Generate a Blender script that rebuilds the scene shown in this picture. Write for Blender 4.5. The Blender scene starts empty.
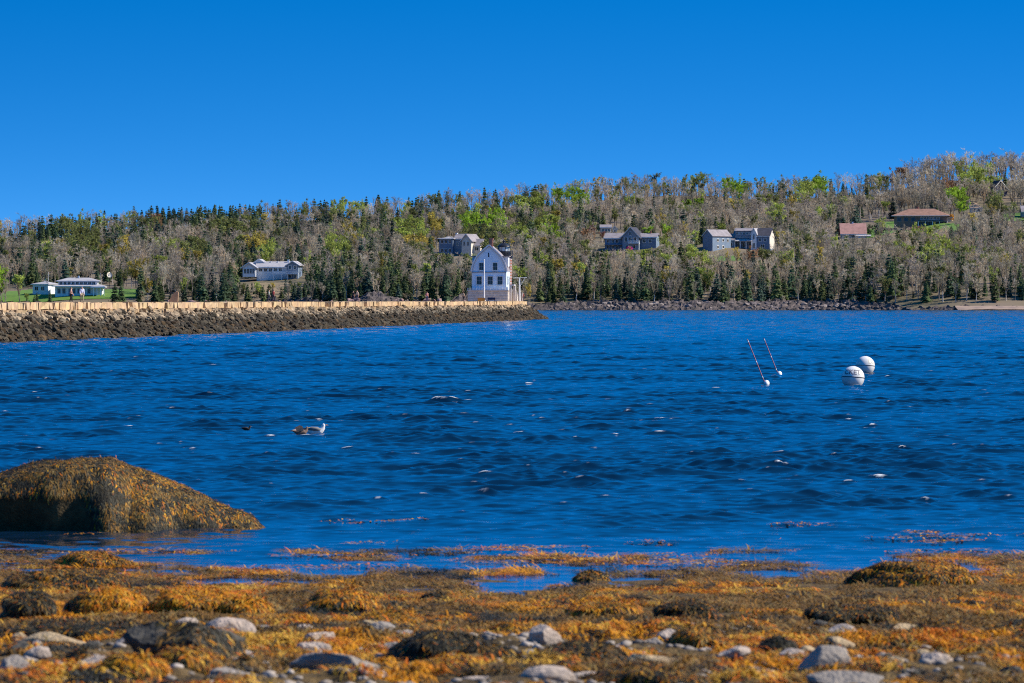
SKY_Z0, SKY_Z1, SKY_SAT, SKY_VAL, SKY_HUE, SKY_STR = .085, .60, 1.40, 1.2, .503, .100
SUN_STR, EXPO = 3.9, 0.8
WATER = (.0022, .017, .042)
import bpy, bmesh, math, random
import numpy as np
from mathutils import Vector, Matrix, noise as mnoise
random.seed(7); RNG = np.random.default_rng(7)
S = bpy.context.scene; COL = S.collection
F = 5689.0; CAMZ = 4.0; HZ = 300.0            # focal length in pixels of a 1024 px frame, eye height, horizon row
R = math.radians
SUN_EL = R(40); SUN_AZ = R(89.3); SUN_DIR = Vector((math.cos(SUN_EL)*math.sin(SUN_AZ), math.cos(SUN_EL)*math.cos(SUN_AZ), math.sin(SUN_EL)))

# ------------------------------------------------------------------ helpers
def tag(o, label=None, cat=None, group=None, kind=None):
    if label: o['label'] = label
    if cat: o['category'] = cat
    if group: o['group'] = group
    if kind: o['kind'] = kind
    return o
def link(o, parent=None):
    COL.objects.link(o)
    if parent is not None: o.parent = parent
    return o
def empty(name, loc=(0, 0, 0), rz=0.0):
    o = bpy.data.objects.new(name, None); o.location = loc; o.rotation_euler = (0, 0, rz)
    o.empty_display_size = .5
    return link(o)
def np_mesh(name, V, faces, mats, cols=None, smooth=False, mi=None):
    """faces: list of (n,k) int arrays"""
    me = bpy.data.meshes.new(name)
    V = np.asarray(V, dtype=np.float32).reshape(-1, 3)
    me.vertices.add(len(V)); me.vertices.foreach_set('co', V.ravel())
    faces = [np.asarray(f, dtype=np.int32) for f in faces if len(f)]
    nl = sum(f.size for f in faces); nf = sum(len(f) for f in faces)
    me.loops.add(nl); me.polygons.add(nf)
    me.loops.foreach_set('vertex_index', np.concatenate([f.ravel() for f in faces]))
    tot = np.concatenate([np.full(len(f), f.shape[1], np.int32) for f in faces])
    st = np.concatenate([[0], np.cumsum(tot)[:-1]]).astype(np.int32)
    me.polygons.foreach_set('loop_start', st); me.polygons.foreach_set('loop_total', tot)
    if mi is not None: me.polygons.foreach_set('material_index', np.asarray(mi, np.int32))
    me.polygons.foreach_set('use_smooth', np.full(nf, smooth, dtype=bool))
    for m in (mats if isinstance(mats, (list, tuple)) else [mats]): me.materials.append(m)
    if cols is not None:
        a = me.color_attributes.new('tint', 'FLOAT_COLOR', 'POINT')
        c = np.ones((len(V), 4), np.float32); c[:, :3] = cols
        a.data.foreach_set('color', c.ravel())
    me.update(calc_edges=True); me.validate()
    return me
def np_obj(name, V, faces, mats, cols=None, smooth=False, parent=None, mi=None):
    return link(bpy.data.objects.new(name, np_mesh(name, V, faces, mats, cols, smooth, mi)), parent)

class MB:
    def __init__(s): s.v = []; s.f = []
    def poly(s, pts):
        b = len(s.v); s.v += [tuple(p) for p in pts]; s.f.append(tuple(range(b, b + len(pts)))); return s
    def box(s, x0, x1, y0, y1, z0, z1):
        b = len(s.v)
        s.v += [(x0,y0,z0),(x1,y0,z0),(x1,y1,z0),(x0,y1,z0),(x0,y0,z1),(x1,y0,z1),(x1,y1,z1),(x0,y1,z1)]
        s.f += [tuple(b+i for i in q) for q in ((3,2,1,0),(4,5,6,7),(0,1,5,4),(1,2,6,5),(2,3,7,6),(3,0,4,7))]
        return s
    def prism(s, prof, axis, a0, a1):
        """prof: ccw list of 2-D points; axis 'y': (x,z) profile swept in y; 'x': (y,z) swept in x; 'z': (x,y) swept in z"""
        b = len(s.v); n = len(prof)
        for a in (a0, a1):
            for p, q in prof:
                s.v.append({'y': (p, a, q), 'x': (a, p, q), 'z': (p, q, a)}[axis])
        s.f.append(tuple(b + i for i in range(n))); s.f.append(tuple(b + n + i for i in reversed(range(n))))
        for i in range(n):
            j = (i + 1) % n; s.f.append((b+i, b+n+i, b+n+j, b+j))
        return s
    def slab(s, a, b_, c, d, t):
        """quad a b c d thickened along its normal by t"""
        a, b_, c, d = map(Vector, (a, b_, c, d)); n = (b_ - a).cross(d - a).normalized() * t
        b = len(s.v); s.v += [tuple(p) for p in (a, b_, c, d, a+n, b_+n, c+n, d+n)]
        s.f += [tuple(b+i for i in q) for q in ((3,2,1,0),(4,5,6,7),(0,1,5,4),(1,2,6,5),(2,3,7,6),(3,0,4,7))]
        return s
    def tube(s, pts, rad, n=6, cap=True):
        pts = [Vector(p) for p in pts]
        if not isinstance(rad, (list, tuple)): rad = [rad]*len(pts)
        b = len(s.v)
        for i, p in enumerate(pts):
            d = (pts[min(i+1, len(pts)-1)] - pts[max(i-1, 0)]).normalized()
            u = d.cross(Vector((0, 0, 1)) if abs(d.z) < .9 else Vector((1, 0, 0))).normalized(); w = d.cross(u)
            for k in range(n):
                a = 2*math.pi*k/n; s.v.append(tuple(p + (u*math.cos(a) + w*math.sin(a))*rad[i]))
        for i in range(len(pts)-1):
            for k in range(n):
                l = (k+1) % n; s.f.append((b+i*n+k, b+i*n+l, b+(i+1)*n+l, b+(i+1)*n+k))
        if cap:
            s.f.append(tuple(b+k for k in reversed(range(n)))); s.f.append(tuple(b+(len(pts)-1)*n+k for k in range(n)))
        return s
    def lathe(s, prof, n=20, c=(0, 0), ang=0.0):
        b = len(s.v)
        for r, z in prof:
            for k in range(n):
                a = ang + 2*math.pi*k/n; s.v.append((c[0]+r*math.cos(a), c[1]+r*math.sin(a), z))
        for i in range(len(prof)-1):
            for k in range(n):
                l = (k+1) % n; s.f.append((b+i*n+k, b+i*n+l, b+(i+1)*n+l, b+(i+1)*n+k))
        s.f.append(tuple(b+k for k in reversed(range(n)))); s.f.append(tuple(b+(len(prof)-1)*n+k for k in range(n)))
        return s
    def build(s, name, mat, parent=None, smooth=False):
        me = bpy.data.meshes.new(name); me.from_pydata(s.v, [], s.f)
        me.materials.append(mat)
        bm = bmesh.new(); bm.from_mesh(me); bmesh.ops.recalc_face_normals(bm, faces=bm.faces); bm.to_mesh(me); bm.free()
        if smooth: me.polygons.foreach_set('use_smooth', [True]*len(me.polygons))
        me.update()
        return link(bpy.data.objects.new(name, me), parent)

# numpy value noise
def _h(ix, iy, s):
    n = (ix.astype(np.int64)*374761393 + iy.astype(np.int64)*668265263 + s*1442695041) & 0x7fffffff
    n = ((n ^ (n >> 13))*1274126177) & 0x7fffffff
    return ((n ^ (n >> 16)) & 0xffff)/65535.0
def vnoise(x, y, s=0):
    x = np.asarray(x, float); y = np.asarray(y, float)
    ix = np.floor(x); iy = np.floor(y); fx = x-ix; fy = y-iy
    fx = fx*fx*(3-2*fx); fy = fy*fy*(3-2*fy)
    a = _h(ix, iy, s); b = _h(ix+1, iy, s); c = _h(ix, iy+1, s); d = _h(ix+1, iy+1, s)
    return (a*(1-fx)+b*fx)*(1-fy) + (c*(1-fx)+d*fx)*fy
def fbm(x, y, s=0, o=4):
    t = 0; a = .5; w = 0
    for i in range(o):
        t = t + a*vnoise(np.asarray(x)*2**i+17*i, np.asarray(y)*2**i-9*i, s+i); w += a; a *= .5
    return t/w

# ------------------------------------------------------------------ materials
def nd(nt, t, **k):
    n = nt.nodes.new(t)
    for a, v in k.items(): setattr(n, a, v)
    return n
def mat(name, col, rough=.8, var=.25, scale=3.0, bump=0.0, col2=None, spec=.3, metal=0.0, coords='Object', tint=False, objcol=False, bscale=None, stretch=None, trans=0):
    m = bpy.data.materials.new(name); m.use_nodes = True; nt = m.node_tree; p = nt.nodes['Principled BSDF']
    p.inputs['Roughness'].default_value = rough; p.inputs['Specular IOR Level'].default_value = spec; p.inputs['Metallic'].default_value = metal
    tc = nd(nt, 'ShaderNodeTexCoord'); vec = tc.outputs[coords]
    if stretch:
        mp = nd(nt, 'ShaderNodeMapping'); mp.inputs['Scale'].default_value = stretch; nt.links.new(vec, mp.inputs['Vector']); vec = mp.outputs['Vector']
    nz = nd(nt, 'ShaderNodeTexNoise'); nz.inputs['Scale'].default_value = scale; nz.inputs['Detail'].default_value = 6; nz.inputs['Roughness'].default_value = .65
    nt.links.new(vec, nz.inputs['Vector'])
    c2 = col2 or tuple(min(1, c*(1+var)) for c in col); c1 = col if col2 else tuple(c*(1-var) for c in col)
    rp = nd(nt, 'ShaderNodeValToRGB'); rp.color_ramp.elements[0].position = .35; rp.color_ramp.elements[1].position = .65
    rp.color_ramp.elements[0].color = (*c1, 1); rp.color_ramp.elements[1].color = (*c2, 1)
    nt.links.new(nz.outputs['Fac'], rp.inputs['Fac']); out = rp.outputs['Color']
    def mul(a, b):
        mx = nd(nt, 'ShaderNodeMix', data_type='RGBA', blend_type='MULTIPLY'); mx.inputs[0].default_value = 1
        nt.links.new(a, mx.inputs[6]); nt.links.new(b, mx.inputs[7]); return mx.outputs[2]
    if tint:
        at = nd(nt, 'ShaderNodeAttribute', attribute_name='tint'); out = mul(out, at.outputs['Color'])
    if objcol:
        oi = nd(nt, 'ShaderNodeObjectInfo'); out = mul(out, oi.outputs['Color'])
    nt.links.new(out, p.inputs['Base Color'])
    if trans:
        tr = nd(nt, 'ShaderNodeBsdfTranslucent'); nt.links.new(out, tr.inputs['Color']); ms_ = nd(nt, 'ShaderNodeMixShader'); ms_.inputs[0].default_value = trans
        nt.links.new(p.outputs[0], ms_.inputs[1]); nt.links.new(tr.outputs[0], ms_.inputs[2]); nt.links.new(ms_.outputs[0], nt.nodes['Material Output'].inputs['Surface'])
    if bump:
        bn = nd(nt, 'ShaderNodeTexNoise'); bn.inputs['Scale'].default_value = bscale or scale*4; bn.inputs['Detail'].default_value = 6
        nt.links.new(vec, bn.inputs['Vector'])
        b = nd(nt, 'ShaderNodeBump'); b.inputs['Strength'].default_value = min(1, bump); b.inputs['Distance'].default_value = .05
        nt.links.new(bn.outputs['Fac'], b.inputs['Height']); nt.links.new(b.outputs['Normal'], p.inputs['Normal'])
    return m
W1 = (1, 1, 1)
M = dict(
    white=mat('white_clapboard', (.78,.80,.80), .6, .05, .8),
    shadeblue=mat('shade_blue_clapboard', (.70,.85,.96), .6, .04, .8),  # white lighthouse boards, blue of the shaded front painted into the base colour
    trim=mat('white_trim', (.82,.81,.78), .5, .04, 1),
    granite=mat('pale_granite', (.62,.56,.50), .8, .18, 1.2, .4),
    shingle=mat('weathered_shingle', (.36,.32,.30), .85, .2, .6),
    greyroof=mat('grey_shingle', (.27,.245,.255), .85, .2, .5),
    paleroof=mat('pale_roof', (.40,.39,.40), .8, .12, .5),
    darkroof=mat('dark_roof', (.05,.05,.065), .8, .3, .5),
    brownroof=mat('brown_roof', (.30,.17,.12), .85, .2, .5),
    redroof=mat('rust_roof', (.36,.20,.17), .8, .2, .5),
    tanroof=mat('tan_roof', (.5,.33,.2), .8, .2, .5),
    greywall=mat('grey_clapboard', (.25,.30,.36), .7, .1, .6),
    bluegrey=mat('blue_grey_clapboard', (.17,.235,.32), .7, .1, .6),
    cream=mat('cream_wall', (.68,.63,.54), .7, .1, .6),
    brownwall=mat('brown_wall', (.2,.15,.12), .7, .15, .6),
    brick=mat('red_brick', (.40,.17,.11), .8, .25, 1.5),
    black=mat('black_iron', (.02,.022,.028), .4, .2, 2),
    glass=mat('window_glass', (.012,.018,.022), .08, .2, .4, spec=.5),
    lens=mat('lantern_glass', (.55,.6,.62), .1, .1, 1, spec=.5),
    deck=mat('weathered_deck', (.34,.29,.25), .8, .2, 1),
    post=mat('white_post', (.85,.85,.83), .45, .04, 1),
    orange=mat('tan_orange_paint', (.60,.28,.06), .6, .15, 2),
    navy=mat('dark_blue_paint', (.03,.04,.10), .5, .2, 2),
    buoy=mat('white_buoy_plastic', (.80,.80,.79), .42, .05, 2.5, spec=.4, col2=(.60,.60,.55)),
    letter=mat('faded_lettering', (.16,.15,.17), .6, .3, 6),
    faded=mat('sun_bleached_lettering', (.55,.5,.38), .6, .3, 6),
    seam=mat('dark_seam', (.02,.02,.025), .5, .2, 4),
    pink=mat('faded_red_stick', (.44,.17,.19), .5, .2, 3),
    rockdark=mat('dark_shore_rock', (.11,.10,.08), .85, .4, 6, 1, col2=(.035,.034,.03), bscale=18, spec=.15),
    rockgrey=mat('grey_shore_rock', (.34,.29,.23), .85, .3, 7, .8, col2=(.20,.18,.16), bscale=24),
    rockpale=mat('pale_pink_rock', (.54,.43,.34), .85, .2, 5, .8, col2=(.24,.20,.165), bscale=24),
    rocktan=mat('tan_yellow_rock', (.50,.37,.20), .85, .2, 7, .7, col2=(.30,.22,.13), bscale=24),
    weedrock=mat('weed_stained_rock', (.07,.05,.02), .8, .4, 7, .8, bscale=26),
    weed=mat('rockweed', W1, .62, .25, 9, tint=True, spec=.12),
    farrock=mat('far_shore_rock', (.34,.31,.29), .9, .35, .35, .5, col2=(.14,.12,.12), objcol=True),
    capstone=mat('tan_granite_block', (.66,.46,.25), .85, .2, .8, .6, col2=(.36,.25,.15), tint=True),
    rubble=mat('weedy_rubble', W1, .8, .35, .6, .7, tint=True),
    leaf=mat('leaf', W1, .7, .15, .4, tint=True, objcol=True, spec=.15, trans=.42),
    bark=mat('bark', (.27,.23,.20), .9, .25, 1.2, objcol=False),
    palebark=mat('pale_birch_bark', (.55,.50,.44), .85, .2, 1.2),
    lawn=mat('lawn_grass', (.13,.24,.035), .95, .3, .3, col2=(.09,.17,.03)),
    dirt=mat('dry_slope', (.30,.21,.13), .95, .25, .15, col2=(.20,.17,.08)),
)
# ------------------------------------------------------------------ camera, sky, sun
cam = bpy.data.cameras.new('camera'); co = link(bpy.data.objects.new('camera', cam))
cam.sensor_width = 36; cam.lens = F*36/1024; cam.clip_start = .5; cam.clip_end = 20000
co.location = (0, 0, CAMZ); co.rotation_euler = (R(90) - math.atan((341.5-HZ)/F), 0, 0)
cam.dof.use_dof = True; cam.dof.focus_distance = 350; cam.dof.aperture_fstop = 5.8
S.camera = co
w = bpy.data.worlds.new('World'); S.world = w; w.use_nodes = True; nt = w.node_tree
bg = nt.nodes['Background']
sky = nd(nt, 'ShaderNodeTexSky', sky_type='NISHITA'); sky.sun_disc = False
sky.sun_elevation = SUN_EL; sky.sun_rotation = SUN_AZ; sky.altitude = 1500; sky.air_density = 1.0; sky.dust_density = 0.0; sky.ozone_density = 3.0
tc = nd(nt, 'ShaderNodeTexCoord'); sx = nd(nt, 'ShaderNodeSeparateXYZ'); nt.links.new(tc.outputs['Generated'], sx.inputs[0])
# clear spring air: the deep blue reaches down close to the horizon
mz = nd(nt, 'ShaderNodeMapRange'); mz.inputs['From Min'].default_value = -.01; mz.inputs['From Max'].default_value = .06
mz.inputs['To Min'].default_value = SKY_Z0; mz.inputs['To Max'].default_value = SKY_Z1
nt.links.new(sx.outputs['Z'], mz.inputs['Value'])
ad = nd(nt, 'ShaderNodeMath', operation='MAXIMUM'); nt.links.new(sx.outputs['Z'], ad.inputs[0]); nt.links.new(mz.outputs[0], ad.inputs[1])
cx = nd(nt, 'ShaderNodeCombineXYZ'); nt.links.new(sx.outputs['X'], cx.inputs[0]); nt.links.new(sx.outputs['Y'], cx.inputs[1]); nt.links.new(ad.outputs[0], cx.inputs[2])
nm = nd(nt, 'ShaderNodeVectorMath', operation='NORMALIZE'); nt.links.new(cx.outputs[0], nm.inputs[0]); nt.links.new(nm.outputs[0], sky.inputs['Vector'])
hs = nd(nt, 'ShaderNodeHueSaturation'); hs.inputs['Saturation'].default_value = SKY_SAT; hs.inputs['Value'].default_value = SKY_VAL; hs.inputs['Hue'].default_value = SKY_HUE
nt.links.new(sky.outputs[0], hs.inputs['Color']); nt.links.new(hs.outputs[0], bg.inputs['Color']); bg.inputs['Strength'].default_value = SKY_STR
sl = bpy.data.lights.new('sun', 'SUN'); sl.energy = SUN_STR; sl.angle = R(.5); sl.color = (1.0, .90, .76)
so = link(bpy.data.objects.new('sun', sl)); so.rotation_euler = SUN_DIR.to_track_quat('Z', 'Y').to_euler(); so.location = (50, 40, 60)
vs = S.view_settings; vs.view_transform = 'Standard'; vs.look = 'None'; vs.exposure = EXPO; vs.gamma = 1
S.cycles.pixel_filter_type = 'BLACKMAN_HARRIS'; S.cycles.filter_width = 1.05; S.cycles.max_bounces = 5; S.cycles.diffuse_bounces = 2; S.cycles.glossy_bounces = 3; S.cycles.sample_clamp_indirect = 4; S.cycles.use_denoising = False

# ------------------------------------------------------------------ the sea
K = 110
lam = np.exp(RNG.uniform(np.log(.17), np.log(4.2), K)); kk = 2*np.pi/lam
th = R(-95) + RNG.normal(0, .58, K); dx = np.cos(th); dy = np.sin(th); ph = RNG.uniform(0, 2*np.pi, K)
amp = .0325*lam/(2*np.pi)*np.interp(lam, [.17, .35, .6, 1.3, 2.2, 4.2], [.95, 1.2, 1.15, 1.0, .72, .6])
def wave_fade(Y): return np.clip((Y-80)/30., .03, 1)
def waves(X, Y, sp=0.05, chop=.85):
    X = X.astype(np.float32); Y = Y.astype(np.float32); Z = np.zeros_like(X); DX = np.zeros_like(X); DY = np.zeros_like(X); J = np.zeros_like(X)
    gust = .50 + .85*np.clip((fbm(X/3.2, Y/8., 5, 3)-.47)*4.2, 0, 1) + .25*fbm(X/30., Y/70., 8, 2)
    for i in range(K):
        wgt = np.clip((lam[i]/sp - 2)/2, 0, 1)
        if np.max(wgt) <= 0: continue
        p = np.float64(kk[i])*(X*np.float64(dx[i]) + Y*np.float64(dy[i])) + ph[i]; wgt = (wgt*amp[i]).astype(np.float32) if hasattr(wgt, 'astype') else wgt*amp[i]; p = np.mod(p, 2*np.pi).astype(np.float32); c = np.cos(p)*wgt; s_ = np.sin(p)*wgt
        Z += c; DX -= dx[i]*s_; DY -= dy[i]*s_; J += kk[i]*c
    f = wave_fade(Y)*gust
    return Z*f, DX*chop*f, DY*chop*f, J*wave_fade(Y)
rows = [58.0]
while rows[-1] < 2290:
    y = rows[-1]
    rows.append(y + (.065 if y < 150 else .065 + (y-150)*.00052 if y < 500 else min(.8, .247 + (y-500)*.0024)))
rows = np.array(rows + [2310.]); NC = 620
hw = .112*rows + 5.0
X = np.linspace(-1, 1, NC)[None, :]*hw[:, None]; Y = np.repeat(rows[:, None], NC, 1)
sp = np.maximum(np.gradient(rows)[:, None]*1.0, (2*hw/NC)[:, None]*.8)
Z, DX, DY, J = (np.concatenate(q_) for q_ in zip(*[waves(X[k_:k_+400], Y[k_:k_+400], np.repeat(sp[k_:k_+400], NC, 1)) for k_ in range(0, len(rows), 400)]))
foam = np.clip((J - float(np.quantile(J[(Y > 140) & (Y < 600)], .9993)))*9, 0, 1)*np.clip((fbm(X*.9, Y*.35, 31, 3)-.54)*14, 0, 1)
V = np.stack([X+DX, Y+DY, Z], -1).reshape(-1, 3)
n0, n1 = X.shape; i0 = (np.arange(n0-1)[:, None]*n1 + np.arange(n1-1)[None, :]).ravel()
Q = np.stack([i0, i0+1, i0+n1+1, i0+n1], -1)
m = bpy.data.materials.new('sea_water'); m.use_nodes = True; nt = m.node_tree; p = nt.nodes['Principled BSDF']
p.inputs['Roughness'].default_value = .06; p.inputs['IOR'].default_value = 1.6; p.inputs['Specular IOR Level'].default_value = .5
geo = nd(nt, 'ShaderNodeNewGeometry')
mp = nd(nt, 'ShaderNodeMapping'); mp.inputs['Scale'].default_value = (1, .8, 1); nt.links.new(geo.outputs['Position'], mp.inputs[0])
nz = nd(nt, 'ShaderNodeTexNoise'); nz.inputs['Scale'].default_value = 4.2; nz.inputs['Detail'].default_value = 5; nz.inputs['Roughness'].default_value = .55
nt.links.new(mp.outputs[0], nz.inputs['Vector'])
nz2 = nd(nt, 'ShaderNodeTexNoise'); nz2.inputs['Scale'].default_value = .55; nz2.inputs['Detail'].default_value = 3; nt.links.new(mp.outputs[0], nz2.inputs['Vector'])
sy = nd(nt, 'ShaderNodeSeparateXYZ'); nt.links.new(geo.outputs['Position'], sy.inputs[0])
far = nd(nt, 'ShaderNodeMapRange'); far.inputs['From Min'].default_value = 80; far.inputs['From Max'].default_value = 140; far.inputs['To Min'].default_value = .004; far.inputs['To Max'].default_value = .005
nt.links.new(sy.outputs['Y'], far.inputs['Value'])
far2 = nd(nt, 'ShaderNodeMapRange'); far2.inputs['From Min'].default_value = 250; far2.inputs['From Max'].default_value = 900; far2.inputs['To Min'].default_value = 0; far2.inputs['To Max'].default_value = .30
nt.links.new(sy.outputs['Y'], far2.inputs['Value'])
b1 = nd(nt, 'ShaderNodeBump'); b1.inputs['Strength'].default_value = 1; nt.links.new(nz.outputs['Fac'], b1.inputs['Height']); nt.links.new(far.outputs[0], b1.inputs['Distance'])
b2 = nd(nt, 'ShaderNodeBump'); b2.inputs['Strength'].default_value = 1; nt.links.new(nz2.outputs['Fac'], b2.inputs['Height']); nt.links.new(far2.outputs[0], b2.inputs['Distance'])
nt.links.new(b1.outputs[0], b2.inputs['Normal']); nt.links.new(b2.outputs[0], p.inputs['Normal'])
at = nd(nt, 'ShaderNodeAttribute', attribute_name='tint'); sf = nd(nt, 'ShaderNodeSeparateColor'); nt.links.new(at.outputs['Color'], sf.inputs[0])
mx = nd(nt, 'ShaderNodeMix', data_type='RGBA'); mx.inputs[6].default_value = (*WATER, 1); mx.inputs[7].default_value = (.75,.78,.78,1)
nt.links.new(sf.outputs[0], mx.inputs[0]); nt.links.new(mx.outputs[2], p.inputs['Base Color'])
rr = nd(nt, 'ShaderNodeMapRange'); rr.inputs['To Min'].default_value = .03; rr.inputs['To Max'].default_value = .8; nt.links.new(sf.outputs[0], rr.inputs['Value']); nt.links.new(rr.outputs[0], p.inputs['Roughness'])
tag(np_obj('water', V, [Q], m, cols=np.repeat(foam.reshape(-1, 1), 3, 1), smooth=True), kind='structure')

# ------------------------------------------------------------------ far hill
SKYL = np.array([(-900,232),(-200,226),(0,221),(60,217),(120,212),(200,208),(300,203),(400,196),(480,191),(520,187),(560,183),(620,179),(700,176),(760,178),(830,178),(875,178),(905,165),(950,152),(1000,152),(1100,150),(1300,156),(1900,170)], float)
SHORE, RIDGE = 2275.0, 620.0
def shore_y(X): return SHORE + 14*np.sin(X/47.) + 9*np.sin(X/19.+1.3)
def ridge_z(X):
    px = 512 + F*X/2895.; top = np.interp(px, SKYL[:, 0], SKYL[:, 1])
    th_ = np.interp(px, [0, 600, 870, 930, 1024], [18, 19, 20, 27, 28])
    return CAMZ + (HZ - top - th_)*2895./F
def hill_z(X, Y):
    t = (Y - shore_y(X))/RIDGE; rz = ridge_z(X)
    tt = np.clip(t, 0, 1); z = 4.6*np.clip(t*20, 0, 1)**.8 + (rz-4.6)*tt**1.05
    z = z - np.clip(t-1.03, 0, 2)*46 + (t > .02)*((fbm(X/45., Y/45., 11, 3)-.5)*5*np.clip(t*4, 0, 1))
    return np.where(t < 0, np.maximum(t*RIDGE*.08, -3), z)
gx = np.linspace(-620, 620, 311); gy = np.concatenate([np.linspace(2235, 2330, 40), np.linspace(2335, 3250, 150)])
X, Y = np.meshgrid(gx, gy); Z = hill_z(X, Y); n0, n1 = X.shape
i0 = (np.arange(n0-1)[:, None]*n1 + np.arange(n1-1)[None, :]).ravel()
mh = mat('leaf_litter', (.20,.155,.11), .95, .3, .02, 0, col2=(.13,.115,.06), coords='Object')
tag(np_obj('hill', np.stack([X, Y, Z], -1), [np.stack([i0, i0+1, i0+n1+1, i0+n1], -1)], mh, smooth=True), kind='structure')
# a wider coarse apron of land and sea floor so that the ground reaches the horizon
ms = mat('sea_bed', (.05,.045,.03), .9, .3, .1)
tag(np_obj('seabed', [(-3000,40,-3.2),(3000,40,-3.2),(3000,3400,-3.2),(-3000,3400,-3.2)], [np.array([[0,1,2,3]])], ms), kind='structure')

def hill_hit(px, py, lo=2285., hi=2885.):
    ys = np.linspace(lo, hi, 1200); xs = (px-512)*ys/F
    zy = HZ + F*(CAMZ - hill_z(xs, ys))/ys
    k = np.argmax(zy <= py) if np.any(zy <= py) else len(ys)-1
    return float(xs[k]), float(ys[k]), float(hill_z(xs[k:k+1], ys[k:k+1])[0])
def px_of(X, Y, Z): return 512 + F*X/Y, HZ + F*(CAMZ - Z)/Y
def drape(name, poly_px, matn, lift=.25, label=None):
    """a patch of ground cover laid on the hill, its corners found on the slope"""
    pts = [hill_hit(a, b) for a, b in poly_px]; xs = [p[0] for p in pts]; ys = [p[1] for p in pts]
    from mathutils.geometry import intersect_point_line
    gx = np.linspace(min(xs), max(xs), 26); gy = np.linspace(min(ys), max(ys), 26)
    X, Y = np.meshgrid(gx, gy)
    inside = np.zeros(X.shape, bool); n = len(pts)
    for i in range(n):
        x1, y1 = xs[i], ys[i]; x2, y2 = xs[(i+1) % n], ys[(i+1) % n]
        if y1 == y2: continue
        c = ((y1 > Y) != (y2 > Y)) & (X < (x2-x1)*(Y-y1)/(y2-y1) + x1); inside ^= c
    Z = hill_z(X, Y) + lift; fs = []
    for i in range(25):
        for j in range(25):
            if inside[i, j] or inside[i+1, j+1] or inside[i+1, j]: fs.append((i*26+j, i*26+j+1, (i+1)*26+j+1, (i+1)*26+j))
    if fs: tag(np_obj(name, np.stack([X, Y, Z], -1), [np.array(fs)], M[matn], smooth=True), kind='structure')
LAWNS = [('lawn', [(2,301),(8,292),(30,290),(140,290),(137,298),(60,301)], 'lawn'), ('lawn', [(712,262),(716,257),(742,256),(742,261)], 'lawn'),
         ('lawn', [(858,232),(888,222),(960,226),(955,232),(900,232),(870,238)], 'lawn'), ('lawn', [(1000,221),(1004,214),(1030,213),(1030,221)], 'lawn'),
         ('slope', [(722,282),(726,262),(762,261),(768,280)], 'dirt'), ('slope', [(244,296),(250,284),(292,284),(290,297)], 'dirt'),
         ('slope', [(888,236),(900,230),(950,230),(958,238)], 'dirt')]
for nme, pp, mm in LAWNS: drape(nme, pp, mm)
tag(np_obj('beach_far', *(lambda X, Y: (np.stack([X, Y, .35+np.clip((Y-shore_y(X)+9)*.10, -1.2, 1.2)+.3*fbm(X/4, Y/4, 3)], -1), [np.stack([(a := (np.arange(X.shape[0]-1)[:, None]*X.shape[1] + np.arange(X.shape[1]-1)[None, :]).ravel()), a+1, a+X.shape[1]+1, a+X.shape[1]], -1)]))(*np.meshgrid(np.linspace(176, 330, 90), np.linspace(2245, 2300, 24))), mat('far_sand', (.40,.29,.21), .95, .2, .2, col2=(.24,.18,.15)), smooth=True), kind='structure').name = 'beach'
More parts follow.
